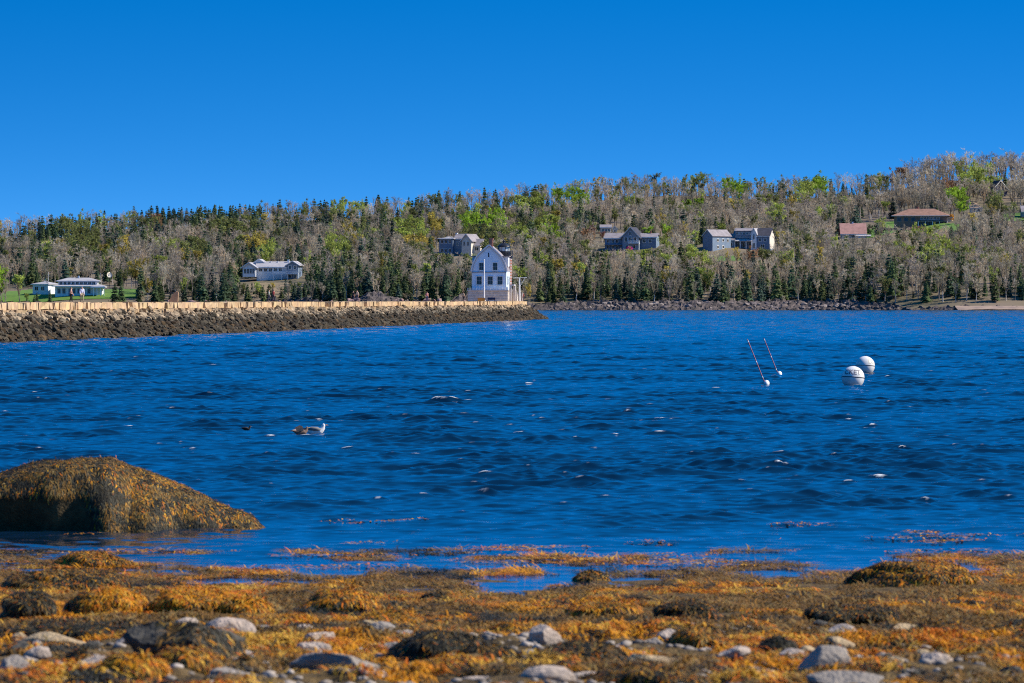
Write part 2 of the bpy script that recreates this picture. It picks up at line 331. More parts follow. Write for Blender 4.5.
# ------------------------------------------------------------------ houses on the hill; sizes in photo pixels times the scale s at their distance
HOUSES = []            # (x0, x1, ytop, ybase, Y) keep-clear boxes for the trees
class House:
    def __init__(h, name, label, cat, px, py, box, rot=0.0, pos=None, group=None):
        X, Y, Z = pos or hill_hit(px, py)
        h.s = Y/F; h.px = px; h.py = py; h.Y = Y
        h.o = empty(name, (X, Y, Z), R(rot)); tag(h.o, label, cat, group)
        HOUSES.append((*box, Y))
    def x(h, v): return (v-h.px)*h.s
    def z(h, v): return (h.py-v)*h.s
    def wall(h, x0, x1, yt, yb, d0, d1, m, name='wall'):
        return MB().box(h.x(x0), h.x(x1), d0, d1, h.z(yb)-(2.5 if yb >= h.py-1 else 0), h.z(yt)).build(name, M[m], h.o)
    def gable_front(h, x0, x1, yt, ye, yb, d0, d1, wm, rm, over=.5, t=.25):
        """a block whose gable end faces the water"""
        X0, X1, zt, ze, zb = h.x(x0), h.x(x1), h.z(yt), h.z(ye), h.z(yb)-(2.5 if yb >= h.py-1 else 0); xm = (X0+X1)/2
        wl = MB().prism([(X0,zb),(X1,zb),(X1,ze),(xm,zt),(X0,ze)], 'y', d0, d1).build('wall', M[wm], h.o)
        k = over/(xm-X0)*(zt-ze); e = .02
        r = MB(); r.slab((X0-over,d0-over,ze-k+e),(X0-over,d1+over,ze-k+e),(xm,d1+over,zt+e),(xm,d0-over,zt+e),-t)
        r.slab((xm,d0-over,zt+e),(xm,d1+over,zt+e),(X1+over,d1+over,ze-k+e),(X1+over,d0-over,ze-k+e),-t)
        rf = r.build('roof', M[rm], h.o)
        f = MB(); d = d0-over-.06
        for a, b in ((X0-over, xm), (xm, X1+over)):
            za, zb_ = (ze-k, zt) if a < xm-1e-6 and b <= xm+1e-6 else (zt, ze-k)
            f.prism([(a,za-.05),(b,zb_-.05),(b,zb_+.3),(a,za+.3)], 'y', d, d+.05)
        f.build('fascia', M['trim'], rf)
        return wl
    def gable_side(h, x0, x1, yr, ye, yb, d0, d1, wm, rm, over=.5, t=.25):
        """a block whose long roof slope faces the water"""
        X0, X1, zt, ze, zb = h.x(x0), h.x(x1), h.z(yr), h.z(ye), h.z(yb)-(2.5 if yb >= h.py-1 else 0); dm = (d0+d1)/2
        wl = MB().prism([(d0,zb),(d1,zb),(d1,ze),(dm,zt),(d0,ze)], 'x', X0, X1).build('wall', M[wm], h.o)
        k = over/(dm-d0)*(zt-ze); e = .02
        r = MB(); r.slab((X0-over,d0-over,ze-k+e),(X1+over,d0-over,ze-k+e),(X1+over,dm,zt+e),(X0-over,dm,zt+e),t)
        r.slab((X0-over,dm,zt+e),(X1+over,dm,zt+e),(X1+over,d1+over,ze-k+e),(X0-over,d1+over,ze-k+e),t)
        rf = r.build('roof', M[rm], h.o)
        MB().box(X0-over, X1+over, d0-over-.08, d0-over-.02, ze-k-.1, ze-k+.3).build('fascia', M['trim'], rf)
        return wl
    def hip(h, x0, x1, yt, ye, d0, d1, rm, over=.7, run=None):
        X0, X1, zt, ze = h.x(x0)-over, h.x(x1)+over, h.z(yt), h.z(ye); d0 -= over; d1 += over; dm = (d0+d1)/2; q = run or (d1-d0)/2
        b = MB(); b.v = [(X0,d0,ze),(X1,d0,ze),(X1,d1,ze),(X0,d1,ze),(X0+q,dm,zt),(X1-q,dm,zt),(X0,d0,ze-.25),(X1,d0,ze-.25),(X1,d1,ze-.25),(X0,d1,ze-.25)]
        b.f = [(0,1,5,4),(1,2,5),(2,3,4,5),(3,0,4),(6,7,1,0),(7,8,2,1),(8,9,3,2),(9,6,0,3),(9,8,7,6)]
        rf = b.build('roof', M[rm], h.o)
        MB().box(X0, X1, d0-.07, d0-.02, ze-.27, ze+.02).build('fascia', M['trim'], rf)
        return rf
    def win(h, x, y, w, hh, d, fm='trim', name='window', side=None):
        """window centred at photo pixel (x, y) on the wall plane at depth d"""
        X, z, w, hh = h.x(x), h.z(y), w*h.s/2, hh*h.s/2; t = .12
        b = MB()
        for a in ((-w-t,-w,-hh-t,hh+t),(w,w+t,-hh-t,hh+t),(-w,w,hh,hh+t),(-w,w,-hh-t,-hh),(-.04,.04,-hh,hh)): b.box(X+a[0], X+a[1], d-.12, d-.003, z+a[2], z+a[3])
        fr = b.build(name, M[fm], h.o)
        MB().box(X-w, X+w, d-.06, d-.004, z-hh, z+hh).build('pane', M['glass'], fr)
        return fr
    def chim(h, x0, x1, yt, yb, d, m='brick'):
        return MB().box(h.x(x0), h.x(x1), d, d+h.s*(x1-x0), h.z(yb), h.z(yt)).build('chimney', M[m], h.o)
    def rail(h, x0, x1, yt, yb, d, m='post', n=None):
        b = MB(); X0, X1, z0, z1 = h.x(x0), h.x(x1), h.z(yb), h.z(yt); n = n or max(2, int((X1-X0)/1.2))
        b.box(X0, X1, d, d+.1, z1-.12, z1); b.box(X0, X1, d+.01, d+.09, z0, z0+.1)
        for i in range(n+1):
            q = X0+(X1-X0)*i/n; b.box(q-.06, q+.06, d+.02, d+.08, z0, z1-.02)
        return b.build('railing', M[m], h.o)
    def post(h, x, yt, yb, d, m='post', r=.14):
        return MB().box(h.x(x)-r, h.x(x)+r, d-r, d+r, h.z(yb)-.4, h.z(yt)).build('porch_post', M[m], h.o)
    def side_gable_trim(h, x1, d0, d1, yr, ye, yb, m='cream'): pass

# the two buildings on the lawn
h = House('house', 'long white two tier house on the bright green shoreline lawn', 'house', 80, 296, (54, 108, 276, 299))
h.wall(55, 102, 286, 296, 0, 11, 'white'); h.hip(55, 102, 283.5, 286, -.8, 11, 'paleroof', over=1.2, run=4)
h.wall(58, 97, 280.8, 285.2, 2.2, 9.5, 'white', 'upper_storey'); h.hip(58, 97, 277.6, 280.8, 2.2, 9.5, 'paleroof', over=1.0)
for i in range(9): h.win(60.5+i*4.1, 283.2, 2.6, 2.6, 2.2)
for i, x in enumerate((59, 64, 74, 79, 84, 89)): h.win(x, 291, 3.0, 5.0, 0)
MB().box(h.x(68.5), h.x(71), -.06, -.003, h.z(296), h.z(288.5)).build('door', M['bluegrey'], h.o)
for x in (94, 97.5, 101, 104.5): h.post(x, 287, 296, -2.6)
h.hip(92, 105, 285.4, 287, -2.8, 6, 'paleroof', over=.4); h.chim(77, 78.6, 275.8, 279, 5, 'white')
h = House('garage', 'small white outbuilding with a lit side wall next to the lawn house', 'outbuilding', 41, 295, (30, 54, 279, 297), rot=-24)
h.wall(31.5, 49, 284, 295, 0, 9, 'white'); h.hip(31.5, 49, 280.8, 284, 0, 9, 'paleroof', over=.6); h.win(36, 288.5, 3.4, 3.6, 0); h.win(43, 288.5, 3.4, 3.6, 0)
MB().tube([(h.x(44), 4, h.z(281.5)), (h.x(44), 4, h.z(272))], .07).build('antenna', M['trim'], h.o)
# long white ranch
h = House('house', 'long white ranch house with a porch gable at one end and balcony at the other', 'house', 271, 280, (238, 303, 257, 287), rot=-6)
h.gable_front(243.5, 256.5, 263, 267.3, 277, -3, 9, 'white', 'paleroof', over=.9)
for x in (246, 248.8, 251.6, 254.4): h.win(x, 271.3, 1.9, 4.6, -3)
h.gable_side(256.5, 288, 262, 267, 280, 0, 11, 'white', 'paleroof', over=.7)
for i in range(5): h.win(260.5+i*5, 270, 2.8, 2.8, 0)
h.gable_front(252, 263, 259.4, 263, 266, 4, 12, 'white', 'paleroof', over=.6)
h.gable_front(288, 299, 261.5, 265, 280, -2, 11, 'bluegrey', 'paleroof', over=.8)
h.win(291, 267.5, 2.6, 3.4, -2); h.win(296, 267.5, 2.6, 3.4, -2); h.win(291, 276.5, 2.6, 3.2, -2); h.win(296, 276.5, 2.6, 3.2, -2)
MB().box(h.x(274), h.x(300), -4.6, -2.05, h.z(274.4), h.z(273.8)).build('balcony', M['white'], h.o)
h.rail(274, 300, 271.2, 273.8, -4.6, n=26)
for x in (275, 283, 289, 299.5): h.post(x, 274.4, 280.5, -4.4)
h.chim(286.2, 287.8, 259.6, 264, 4, 'white'); h.chim(269, 270, 261.2, 263.4, 4, 'trim'); h.chim(276, 277, 261.2, 263.4, 4, 'trim')
# blue grey house with pale gable above the lighthouse
h = House('house', 'blue grey box house joined to a pale gabled wing on the slope behind the lighthouse', 'house', 457, 255, (436, 480, 230, 258), rot=-19)
h.wall(438, 452.5, 238.6, 255, 0, 10, 'bluegrey'); h.hip(438, 452.5, 236.6, 238.6, 0, 10, 'paleroof', over=.7)
for x in (441, 445.2, 449.4): h.win(x, 241.8, 2.3, 3.2, 0); h.win(x, 250.5, 2.3, 3.6, 0)
h.wall(452.5, 464, 239, 255, 2, 10, 'greywall'); h.gable_side(452.5, 464, 234.4, 239, 240, 2, 10, 'greywall', 'greyroof', over=.4)
h.win(456, 244, 2, 3.4, 2); h.win(460.5, 244, 2, 3.4, 2)
h.gable_front(463.5, 473.5, 234.5, 240.5, 255, -2, 10, 'cream', 'greyroof', over=.7); h.win(466.3, 244, 1.6, 4, -2); h.win(470.3, 244, 1.6, 4, -2)
h.gable_side(473.5, 481, 239.5, 245.5, 255, 1, 9, 'cream', 'greyroof', over=.5); h.win(477, 249, 3.4, 3.2, 1)
MB().box(h.x(424), h.x(456), -5.5, -.1, h.z(257.2), h.z(256.3)).build('deck', M['deck'], h.o); h.rail(424, 456, 254.2, 256.3, -5.5, 'deck'); h.chim(450.6, 452.6, 233, 238, 6, 'white')
for x in (426, 434, 442, 450): h.post(x, 257.2, 261.5, -5.2, 'deck')
# grey house with tall central gable
h = House('house', 'grey shore house with a tall central gable and a wing on each side', 'house', 631, 250, (598, 660, 224, 254), rot=-11)
h.gable_side(604.5, 623, 233.4, 238.2, 250, 0, 10, 'bluegrey', 'greyroof', over=.6)
for x in (608, 612.5, 617): h.win(x, 241.4, 2.6, 3, 0); h.win(x, 247.2, 2.6, 3, 0)
MB().box(h.x(604.5), h.x(622), -2, -.05, h.z(245.2), h.z(244.6)).build('porch_roof', M['greyroof'], h.o)
h.gable_front(623.5, 640, 227.6, 236.5, 250, -3, 11, 'greywall', 'darkroof', over=1.0)
for x in (627, 631.5, 636): h.win(x, 239.6, 2.6, 4.4, -3)
h.win(631.5, 233.6, 2.6, 3, -3); h.win(628, 247, 2.8, 3.2, -3); h.win(635, 247, 2.8, 3.2, -3)
MB().box(h.x(630), h.x(641), -5, -3.05, h.z(243.7), h.z(243)).build('balcony', M['white'], h.o); h.rail(630, 641, 240.6, 243, -5, n=14)
h.gable_side(640, 656, 233.8, 237.2, 250, 1, 10, 'bluegrey', 'greyroof', over=.6); h.win(644, 241, 3, 3.2, 1); h.win(650, 241, 3, 3.2, 1); h.chim(648, 649.4, 230.8, 234.4, 5)
h = House('house', 'small cream cottage behind the house with the tall central gable', 'house', 607, 233, (598, 619, 222, 236))
h.gable_side(600.5, 611, 225, 227.6, 234, 0, 7, 'cream', 'greyroof', over=.4)
for x in (603, 606, 609): h.win(x, 230.4, 1.7, 2.6, 0)
h.gable_front(612.5, 617, 226.4, 229, 234, 1, 7, 'cream', 'greyroof', over=.3); h.win(614.7, 231, 1.6, 2.4, 1)
# grey barn-like complex
h = House('house', 'blue grey barn shaped house with a steep gable above the sandy cut slope', 'house', 711, 251, (698, 731, 225, 255), rot=-38)
h.gable_front(702.5, 714.5, 230, 236, 251, -1, 13, 'bluegrey', 'greyroof', over=.4, t=.2)
for a, b in ((3, 240.5), (7, 240.5), (3, 247), (7, 247), (10.6, 240.5)):
    zc = h.z(b); X1 = h.x(714.5); fr = MB().box(X1+.003, X1+.1, a-.75, a+.75, zc-.75, zc+.75).build('window', M['trim'], h.o)
    MB().box(X1+.1, X1+.14, a-.55, a+.55, zc-.55, zc+.55).build('pane', M['glass'], fr)
h = House('house', 'long blue shingled house with a lit cream end gable and white trim', 'house', 747, 249, (718, 773, 225, 252), rot=-13)
h.wall(722, 735, 240, 249, -2, 8, 'bluegrey', 'entrance_wing'); h.hip(722, 735, 233.5, 240, -2, 8, 'greyroof', over=.5)
h.win(726, 244.4, 2.8, 3, -2); h.win(731.5, 244.4, 2.8, 3, -2)
h.gable_side(733, 755, 228.4, 236.5, 249, 1, 13, 'bluegrey', 'greyroof', over=.5)
h.wall(735, 752, 231, 236, .4, 5, 'bluegrey', 'dormer'); MB().slab((h.x(734.4), -.1, h.z(231.2)), (h.x(752.6), -.1, h.z(231.2)), (h.x(752.6), 6, h.z(228.6)), (h.x(734.4), 6, h.z(228.6)), .2).build('dormer_roof', M['greyroof'], h.o)
for i in range(5): h.win(737+i*3.4, 233.6, 2.1, 2.5, .4)
MB().slab((h.x(735), -2.6, h.z(241.5)), (h.x(753), -2.6, h.z(241.5)), (h.x(753), .9, h.z(239)), (h.x(735), .9, h.z(239)), .2).build('porch_roof', M['paleroof'], h.o)
for x in (735.6, 741, 747, 752.6): h.post(x, 241.5, 249, -2.3)
for x in (738.5, 744, 749.6): h.win(x, 245.4, 2.8, 4.4, 1)
h.gable_front(751.6, 757, 228.6, 234, 249, -1.2, 10, 'white', 'paleroof', over=.35); h.win(754.3, 237, 1.6, 5, -1.2); h.win(754.3, 245.5, 2, 4.5, -1.2)
h.gable_side(757, 770, 228.4, 236, 249, -.5, 11.5, 'bluegrey', 'darkroof', over=.4); h.win(760.5, 240, 2.4, 3, -.5); h.win(765.5, 240, 2.4, 3, -.5); h.win(763, 246, 4, 3, -.5)
X1 = h.x(770)+.005; MB().prism([(-.45,h.z(248.6)),(11.4,h.z(248.6)),(11.4,h.z(236.4)),(5.5,h.z(229.6)),(-.45,h.z(236.4))], 'x', X1, X1+.08).build('end_gable', M['cream'], h.o)
MB().box(h.x(700), h.x(730), -7.5, -2.2, h.z(251.3), h.z(250.6)).build('terrace', M['deck'], h.o)
# brown hip roofed house
h = House('house', 'long house under a low brown hip roof on the upper slope', 'house', 922, 227, (890, 955, 205, 230), rot=-9)
h.wall(894, 947, 215.6, 227, 0, 13, 'brownwall'); h.hip(894, 947, 208.6, 215.6, 0, 13, 'brownroof', over=1.2)
for i, x in enumerate((899, 906, 913)): h.win(x, 219.4, 3.6, 3.4, 0, 'bluegrey')
for i in range(6): h.win(921.5+i*3.3, 218.4, 2.2, 2.6, 0)
for i in range(6): h.win(919+i*4.2, 224, 2.8, 3, 0, 'bluegrey')
MB().box(h.x(918), h.x(948), -3, -.05, h.z(221.6), h.z(221)).build('balcony', M['deck'], h.o)
for x in (919, 926, 933, 940, 947.5): h.post(x, 221.6, 227, -2.8, 'white')
h.wall(947, 951, 217, 227, 2, 9, 'cream', 'sun_porch'); h.hip(946.5, 951.5, 215.4, 217, 2, 9, 'tanroof', over=.3, run=1.5); h.chim(915, 917.4, 206.6, 211, 7)
# rust roofed cottage
h = House('house', 'small cottage with a large rust red roof beside clipped dark shrubs', 'house', 853, 238, (837, 872, 219, 240))
h.gable_side(842, 865, 223.6, 233.2, 239, 0, 13, 'cream', 'redroof', over=.9); h.chim(852.6, 854.2, 221.6, 225.5, 6, 'white')
for x in (847, 853, 859): h.win(x, 236, 2.6, 2.4, 0)
h.wall(855, 870, 236.4, 240, -4, -.05, 'white', 'sun_room'); MB().slab((h.x(854.4), -4.4, h.z(236.4)), (h.x(870.6), -4.4, h.z(236.4)), (h.x(870.6), 0, h.z(235)), (h.x(854.4), 0, h.z(235)), .15).build('porch_roof', M['paleroof'], h.o)
# dark A-frame high up, tan roof, edge house
h = House('house', 'dark roofed steep house half hidden by bare trees near the hilltop', 'house', 1000, 197, (994, 1007, 181, 188), rot=30)
h.gable_front(990, 1009, 181, 190, 200, 0, 14, 'navy', 'darkroof', over=1.0); h.win(996, 192, 2.4, 3, 0); h.win(1003, 192, 2.4, 3, 0)
h = House('shed', 'little tan roofed hut between bare trees and a green bush', 'shed', 976, 212, (969, 984, 200, 213))
h.wall(970.5, 982, 208, 213, 0, 5.5, 'cream'); h.hip(970.5, 982, 203, 208, 0, 5.5, 'tanroof', over=.5, run=3.0); h.win(974, 210.4, 2, 2, 0); h.win(979, 210.4, 2, 2, 0)
h = House('house', 'blue grey house cut off by the frame beside a small lawn', 'house', 1034, 219, (1019, 1050, 203, 221))
h.gable_side(1022, 1046, 206, 211.6, 219, 0, 9, 'bluegrey', 'greyroof', over=.5)
for x in (1025.5, 1031, 1037): h.win(x, 215, 2.4, 3, 0)
h = House('cottage', 'pale low cottage just showing among trees high behind the lawn', 'house', 45, 243, (39, 51, 238, 245))
h.gable_side(41, 49.5, 242, 244.4, 248, 0, 6, 'cream', 'tanroof', over=.4); h.win(43, 246, 1.6, 2, 0); h.win(47, 246, 1.6, 2, 0)
# pale satellite dish by the lawn house
X, Y, Z = hill_hit(109.5, 287); HOUSES.append((104, 115, 268, 287, Y))
d = empty('satellite_dish', (X, Y, Z)); tag(d, 'pale round dish on a dark post beside the long lawn house', 'satellite dish')
MB().tube([(0,0,-.5),(0,0,4.6)], .1).build('post', M['black'], d)
b = MB().lathe([(.05,0),(.7,.12),(1.2,.4),(1.25,.42),(.7,.2),(.05,.08)], 20); bo = b.build('dish', M['cream'], d, True); bo.location = (0,-.1,5.0); bo.rotation_euler = (R(75), 0, R(20))

# ------------------------------------------------------------------ trees
def leaf_tris(C, size, rng, flat=.5):
    """random triangles round the points C"""
    n = len(C); a = rng.normal(size=(n, 3)); a /= np.linalg.norm(a, axis=1)[:, None]; b = rng.normal(size=(n, 3)); b[:, 2] *= flat
    b /= np.linalg.norm(b, axis=1)[:, None]; s = size*(.6+.8*rng.random((n, 1)))
    return np.stack([C + a*s*.6, C - a*s*.3 + b*s*.5, C - a*s*.3 - b*s*.5], 1).reshape(-1, 3)
def tubes(segs, n=3):
    """segs: (p0, p1, r0, r1) -> verts, quads"""
    V, Q = [], []
    for p0, p1, r0, r1 in segs:
        p0 = np.array(p0); p1 = np.array(p1); d = p1-p0; d = d/(np.linalg.norm(d)+1e-9); u = np.cross(d, [0,0,1.] if abs(d[2]) < .9 else [1.,0,0]); u /= np.linalg.norm(u); w_ = np.cross(d, u); b = len(V)
        for p, r in ((p0, r0), (p1, r1)):
            for k in range(n): V.append(p + (u*math.cos(2*math.pi*k/n) + w_*math.sin(2*math.pi*k/n))*r)
        for k in range(n): l = (k+1) % n; Q.append((b+k, b+l, b+n+l, b+n+k))
    return np.array(V), np.array(Q)
def spruce(seed):
    """unit height 1: returns (trunk verts, quads, crown verts, tris, tints)"""
    r = np.random.default_rng(seed); base = r.uniform(.04, .16); wid = r.uniform(.15, .30); nt_ = 13; pts = []; Vt, Tt, Ct = [], [], []
    lean = r.normal(0, .012, 2)
    for i in range(nt_):
        f = (i+r.uniform(-.3, .3))/nt_; f = min(max(f, 0), .97); z = base+(1-base)*f; rad = wid*(1-f)**.75*r.uniform(.7, 1.25)+.014
        nb = 8 if f < .6 else 6
        for k in range(nb):
            if r.random() < .13: continue
            a = 2*math.pi*(k+r.random()*.8)/nb; L = rad*r.uniform(.6, 1.15); dr = np.array([math.cos(a), math.sin(a), 0]); sd = np.array([-dr[1], dr[0], 0])
            o = np.array([lean[0]*z, lean[1]*z, z]); tip = o+dr*L+np.array([0,0,-L*r.uniform(.25,.6)]); mid = o+dr*L*.55+np.array([0,0,-L*.1]); wv = L*r.uniform(.3,.45)
            b = len(Vt); Vt += [o+np.array([0,0,.02]), mid+sd*wv-np.array([0,0,.02]), tip, mid-sd*wv-np.array([0,0,.02]), mid+np.array([0,0,.03])]
            Tt += [(b,b+1,b+4),(b+1,b+2,b+4),(b+2,b+3,b+4),(b+3,b,b+4)]; tn = r.uniform(.7, 1.3); Ct += [tn]*5
            C = o+dr*L*r.uniform(.5,1.0,(3,1))+r.normal(0,.012,(3,3)); lt = leaf_tris(C, .05, r, 1); b = len(Vt); Vt += list(lt); Tt += [(b+3*j,b+3*j+1,b+3*j+2) for j in range(3)]; Ct += [r.uniform(.6,1.4)]*9
    b = len(Vt); Vt += [np.array([lean[0],lean[1],1.03]), np.array([.018,0,.93]), np.array([-.01,.016,.93]), np.array([-.01,-.016,.93])]; Tt += [(b,b+1,b+2),(b,b+2,b+3),(b,b+3,b+1)]; Ct += [1]*4
    tv, tq = tubes([((0,0,-.12),(lean[0]*.95,lean[1]*.95,.95),.013,.003)], 5)
    return tv, tq, np.array(Vt), np.array(Tt), np.array(Ct)[:, None]*np.array([[1,1,1]])
def broad(seed, twigs=260, leaves=0, lsize=.05, spread=.19):
    """bare or budding broad-leaved tree of unit height; crown = limbs, twigs and (when budding) small leaf faces"""
    r = np.random.default_rng(seed); segs = []; lean = r.normal(0, .03, 2); fork = r.uniform(.28, .45); top = np.array([lean[0], lean[1], fork])
    trunk = [((0,0,-.1),(lean[0]*.5,lean[1]*.5,fork*.5),.019,.016),((lean[0]*.5,lean[1]*.5,fork*.5),tuple(top),.014,.011)]
    ends = []; nl = r.integers(5, 8)
    for k in range(nl):
        a = 2*math.pi*(k+r.random()*.6)/nl; h0 = fork*r.uniform(.75, 1.0) if k else fork; p0 = np.array([lean[0]*h0/fork, lean[1]*h0/fork, h0])
        out = spread*r.uniform(.45, 1.0)*(1 if k else .2); e = np.array([math.cos(a)*out+lean[0], math.sin(a)*out+lean[1], r.uniform(.72, .95) if k else .98]); mid = (p0*.5+e*.5)+np.array([math.cos(a), math.sin(a), 0])*out*.18
        segs += [(p0, mid, .012, .008), (mid, e, .008, .002)]; ends.append((p0, mid, e))
        for j in range(3):
            f = r.uniform(.2, .95); q = mid*(1-f)+e*f if r.random() < .65 else p0*(1-f)+mid*f; d = r.normal(size=3); d[2] = abs(d[2])*.7+.75; d /= np.linalg.norm(d); L = r.uniform(.10, .22)
            e2 = q+d*L; segs.append((q, e2, .0045, .0015)); ends.append((q, (q+e2)/2, e2))
    lv, lq = tubes(segs, 3); E = ends; V = [lv]; C = [np.repeat([[.95,.9,.88]], len(lv), 0)]; T = []
    tv = []
    for i in range(twigs):
        p0, m_, e = E[r.integers(len(E))]; f = r.random(); q = m_*(1-f)+e*f; d = r.normal(size=3); d[2] = d[2]*.7+.8; d /= np.linalg.norm(d); L = r.uniform(.05, .13); s = np.cross(d, r.normal(size=3)); s /= np.linalg.norm(s)+1e-9
        wv = r.uniform(.003, .007); tv += [q+s*wv, q-s*wv, q+d*L]
    tv = np.array(tv); b = len(lv); V.append(tv); T.append(np.arange(len(tv)).reshape(-1,3)+b); b += len(tv); C.append(np.repeat(r.uniform(.75,1.35,(twigs,1)), 3, 0)*np.ones((1,3)))
    if leaves:
        P = []
        for i in range(leaves):
            p0, m_, e = E[r.integers(len(E))]; f = r.random()**.7; P.append(m_*(1-f)+e*f+r.normal(0, .026, 3))
        lt = leaf_tris(np.array(P), lsize, r, .8); V.append(lt); T.append(np.arange(len(lt)).reshape(-1,3)+b); C.append(np.repeat(r.uniform(.6,1.4,(leaves,1)), 3, 0)*np.array([[-1.,-1,-1]]))   # negative marks leaf colour
    t1, t2 = tubes(trunk, 5)
    return t1, t2, np.vstack(V), (lq, np.vstack(T)), np.vstack(C)
def paint(C, twig, leafc):
    C = np.array(C); out = np.where(C < 0, -C*np.array(leafc), C*np.array(twig)); return np.clip(out, 0, 1)
SPR = [spruce(100+i) for i in range(8)]; BARE = [broad(200+i, twigs=300) for i in range(8)]; BUD = [broad(300+i, twigs=130, leaves=560, lsize=.047) for i in range(6)]
SPC = [(.082,.135,.070),(.100,.150,.060),(.070,.118,.085),(.135,.178,.066)]
TWIG = [(.50,.43,.31),(.39,.36,.27),(.53,.43,.30),(.45,.39,.32),(.61,.54,.40)]
LEAFC = dict(green=(.34,.52,.04), light=(.42,.50,.10), yellow=(.52,.42,.08), rust=(.36,.20,.10), red=(.34,.13,.11), olive=(.24,.27,.08))
# scatter
pts = []
area_rng = np.random.default_rng(12)
N = 80000
yy = SHORE + 9 + area_rng.random(N)**.88*(RIDGE+25); xx = area_rng.uniform(-.112, .112, N)*yy
yy = yy + (shore_y(xx)-SHORE)
cell = {}; keep = []
for i in range(N):
    d = 3.6 if yy[i] < SHORE+90 else 4.5; c = (int(xx[i]//d), int(yy[i]//d))
    if any(((xx[i]-xx[j])**2+(yy[i]-yy[j])**2) < d*d for a in (-1,0,1) for b in (-1,0,1) for j in cell.get((c[0]+a, c[1]+b), ())): continue
    cell.setdefault(c, []).append(i); keep.append(i)
xx = xx[keep]; yy = yy[keep]; zz = hill_z(xx, yy); px, py = px_of(xx, yy, zz); tt = (yy-shore_y(xx))/RIDGE
CLUMP = [(478,235,16,'green'),(520,242,12,'light'),(500,230,10,'green'),(548,240,14,'light'),(553,246,8,'green'),(580,207,9,'green'),(558,206,9,'green'),(692,214,10,'green'),(735,198,12,'green'),(820,196,10,'green'),(803,200,12,'light'),
         (960,211,11,'green'),(978,188,20,'light'),(5,292,12,'green'),(85,252,16,'olive'),(75,240,18,'olive'),(418,252,12,'yellow'),(434,238,9,'yellow'),(260,256,11,'yellow'),(408,240,14,'light'),(597,240,7,'red'),(592,250,8,'rust'),(657,243,9,'green'),
         (335,258,14,'light'),(350,215,16,'light'),(220,240,12,'olive'),(268,262,8,'light'),(124,262,7,'yellow'),(135,285,7,'yellow'),(640,262,12,'light'),(925,240,12,'light'),(940,262,14,'light'),(1005,215,16,'olive'),(30,300,14,'light'),(545,275,6,'light'),
         (700,268,12,'light'),(480,250,18,'olive'),(760,262,12,'rust'),(900,186,10,'rust'),(775,225,9,'light'),(660,255,8,'light'),(610,262,9,'light'),(155,232,6,'rust'),(245,240,12,'olive'),(950,200,10,'rust'),(530,215,14,'light'),(195,262,10,'olive')]
trees = []
for i in range(len(xx)):
    x, y = px[i], py[i]; t = tt[i]; r = random.random()
    H = random.uniform(8, 12.5)
    cov = vnoise(xx[i]/38., yy[i]/70., 77)                      # patches of evergreens
    if x < 420: ps = .36 if t < .5 else .36+.42*(t-.5)*2
    elif x < 600: ps = .46 if t < .22 else .26 if t < .6 else .58
    elif x < 870: ps = .42 if t < .14 else .20 if t < .85 else .38
    else: ps = .40 if t < .2 else .10
    if t < .09: ps = max(ps, .48)
    ps = ps*(0.35+1.3*cov) if t > .1 else ps*(.5+cov)
    kind = 'spruce' if r < ps else 'bare'; col = None
    if kind == 'bare':
        if t > .7 and x > 895: H = random.uniform(11, 16)
        elif random.random() < .17: kind = 'bud'; col = random.choice(['olive','light','light','olive','olive','olive','yellow'])
    else: H *= random.uniform(.62, 1.2) if t < .72 else random.uniform(.62, .98)
    for cx_, cy_, cr, cc in CLUMP:
        if abs(x-cx_) < cr and abs(y-cy_-6) < cr*.55 and random.random() < .85: kind = 'bud'; col = cc; H = min(H, 12.5)
    w_ = H*F/y and H*F/yy[i]
    # keep houses in view and free of trunks
    bad = False
    for (a, b, c, d, hy) in HOUSES:
        hw_ = 4 if kind == 'spruce' else 7
        if a-hw_*.6 < x < b+hw_*.6:
            if yy[i] < hy+16 and y-w_ < d-2 and y > c:
                lim = (y-d+4.5)/F*yy[i]                     # a lower tree may stand below
                if y > d and lim > 4 and random.random() < .7: H = min(H, lim); w_ = H*F/yy[i]
                else: bad = True; break
    if bad: continue
    for nme, pp, mm in LAWNS:
        if mm == 'lawn':
            q = np.array(pp); 
            if q[:,0].min() < x < q[:,0].max() and q[:,1].min()-1 < y < q[:,1].max()+1: bad = True
        elif mm == 'dirt' and random.random() < .62:
            q = np.array(pp)
            if q[:,0].min() < x < q[:,0].max() and q[:,1].min() < y < q[:,1].max(): bad = True
    if bad: continue
    if x > 905 and y > 302: continue
    trees.append([kind, col, xx[i], yy[i], zz[i], H, x, y, t, i])
# trees nearest the water are drawn first: how much of each is left in sight
trees.sort(key=lambda a: a[3]); grid = np.zeros((220, 1500), bool)
for T_ in trees:
    hpx = T_[5]*F/T_[3]; x0 = T_[6]*1.0+230; wpx = hpx*(.19 if T_[0] == 'spruce' else .19); yb = T_[7]-100; n = 0; m_ = 0
    for k in range(int(hpx)):
        rw = int(yb-k)
        if not 0 <= rw < 220: continue
        f = k/hpx; hw_ = wpx*(1-f)*.9+.5 if T_[0] == 'spruce' else wpx*max(0, 1-abs(f-.65)/.5)**.5+.4
        a, b = int(max(0, x0-hw_)), int(min(1499, x0+hw_))+1
        if a < b: sl_ = grid[rw, a:b]; n += int((~sl_).sum()); m_ += b-a; sl_[:] = True
    T_.append(n); T_.append(m_)
trees = [T_ for T_ in trees if T_[10] > .03*T_[11]]
rank = {}
for k in ('spruce', 'bare', 'bud'):
    c = [T_ for T_ in trees if T_[0] == k and 2 < T_[6] < 1022]; c.sort(key=lambda a: -a[10]); rank[k] = set(id(a) for a in c[:296])
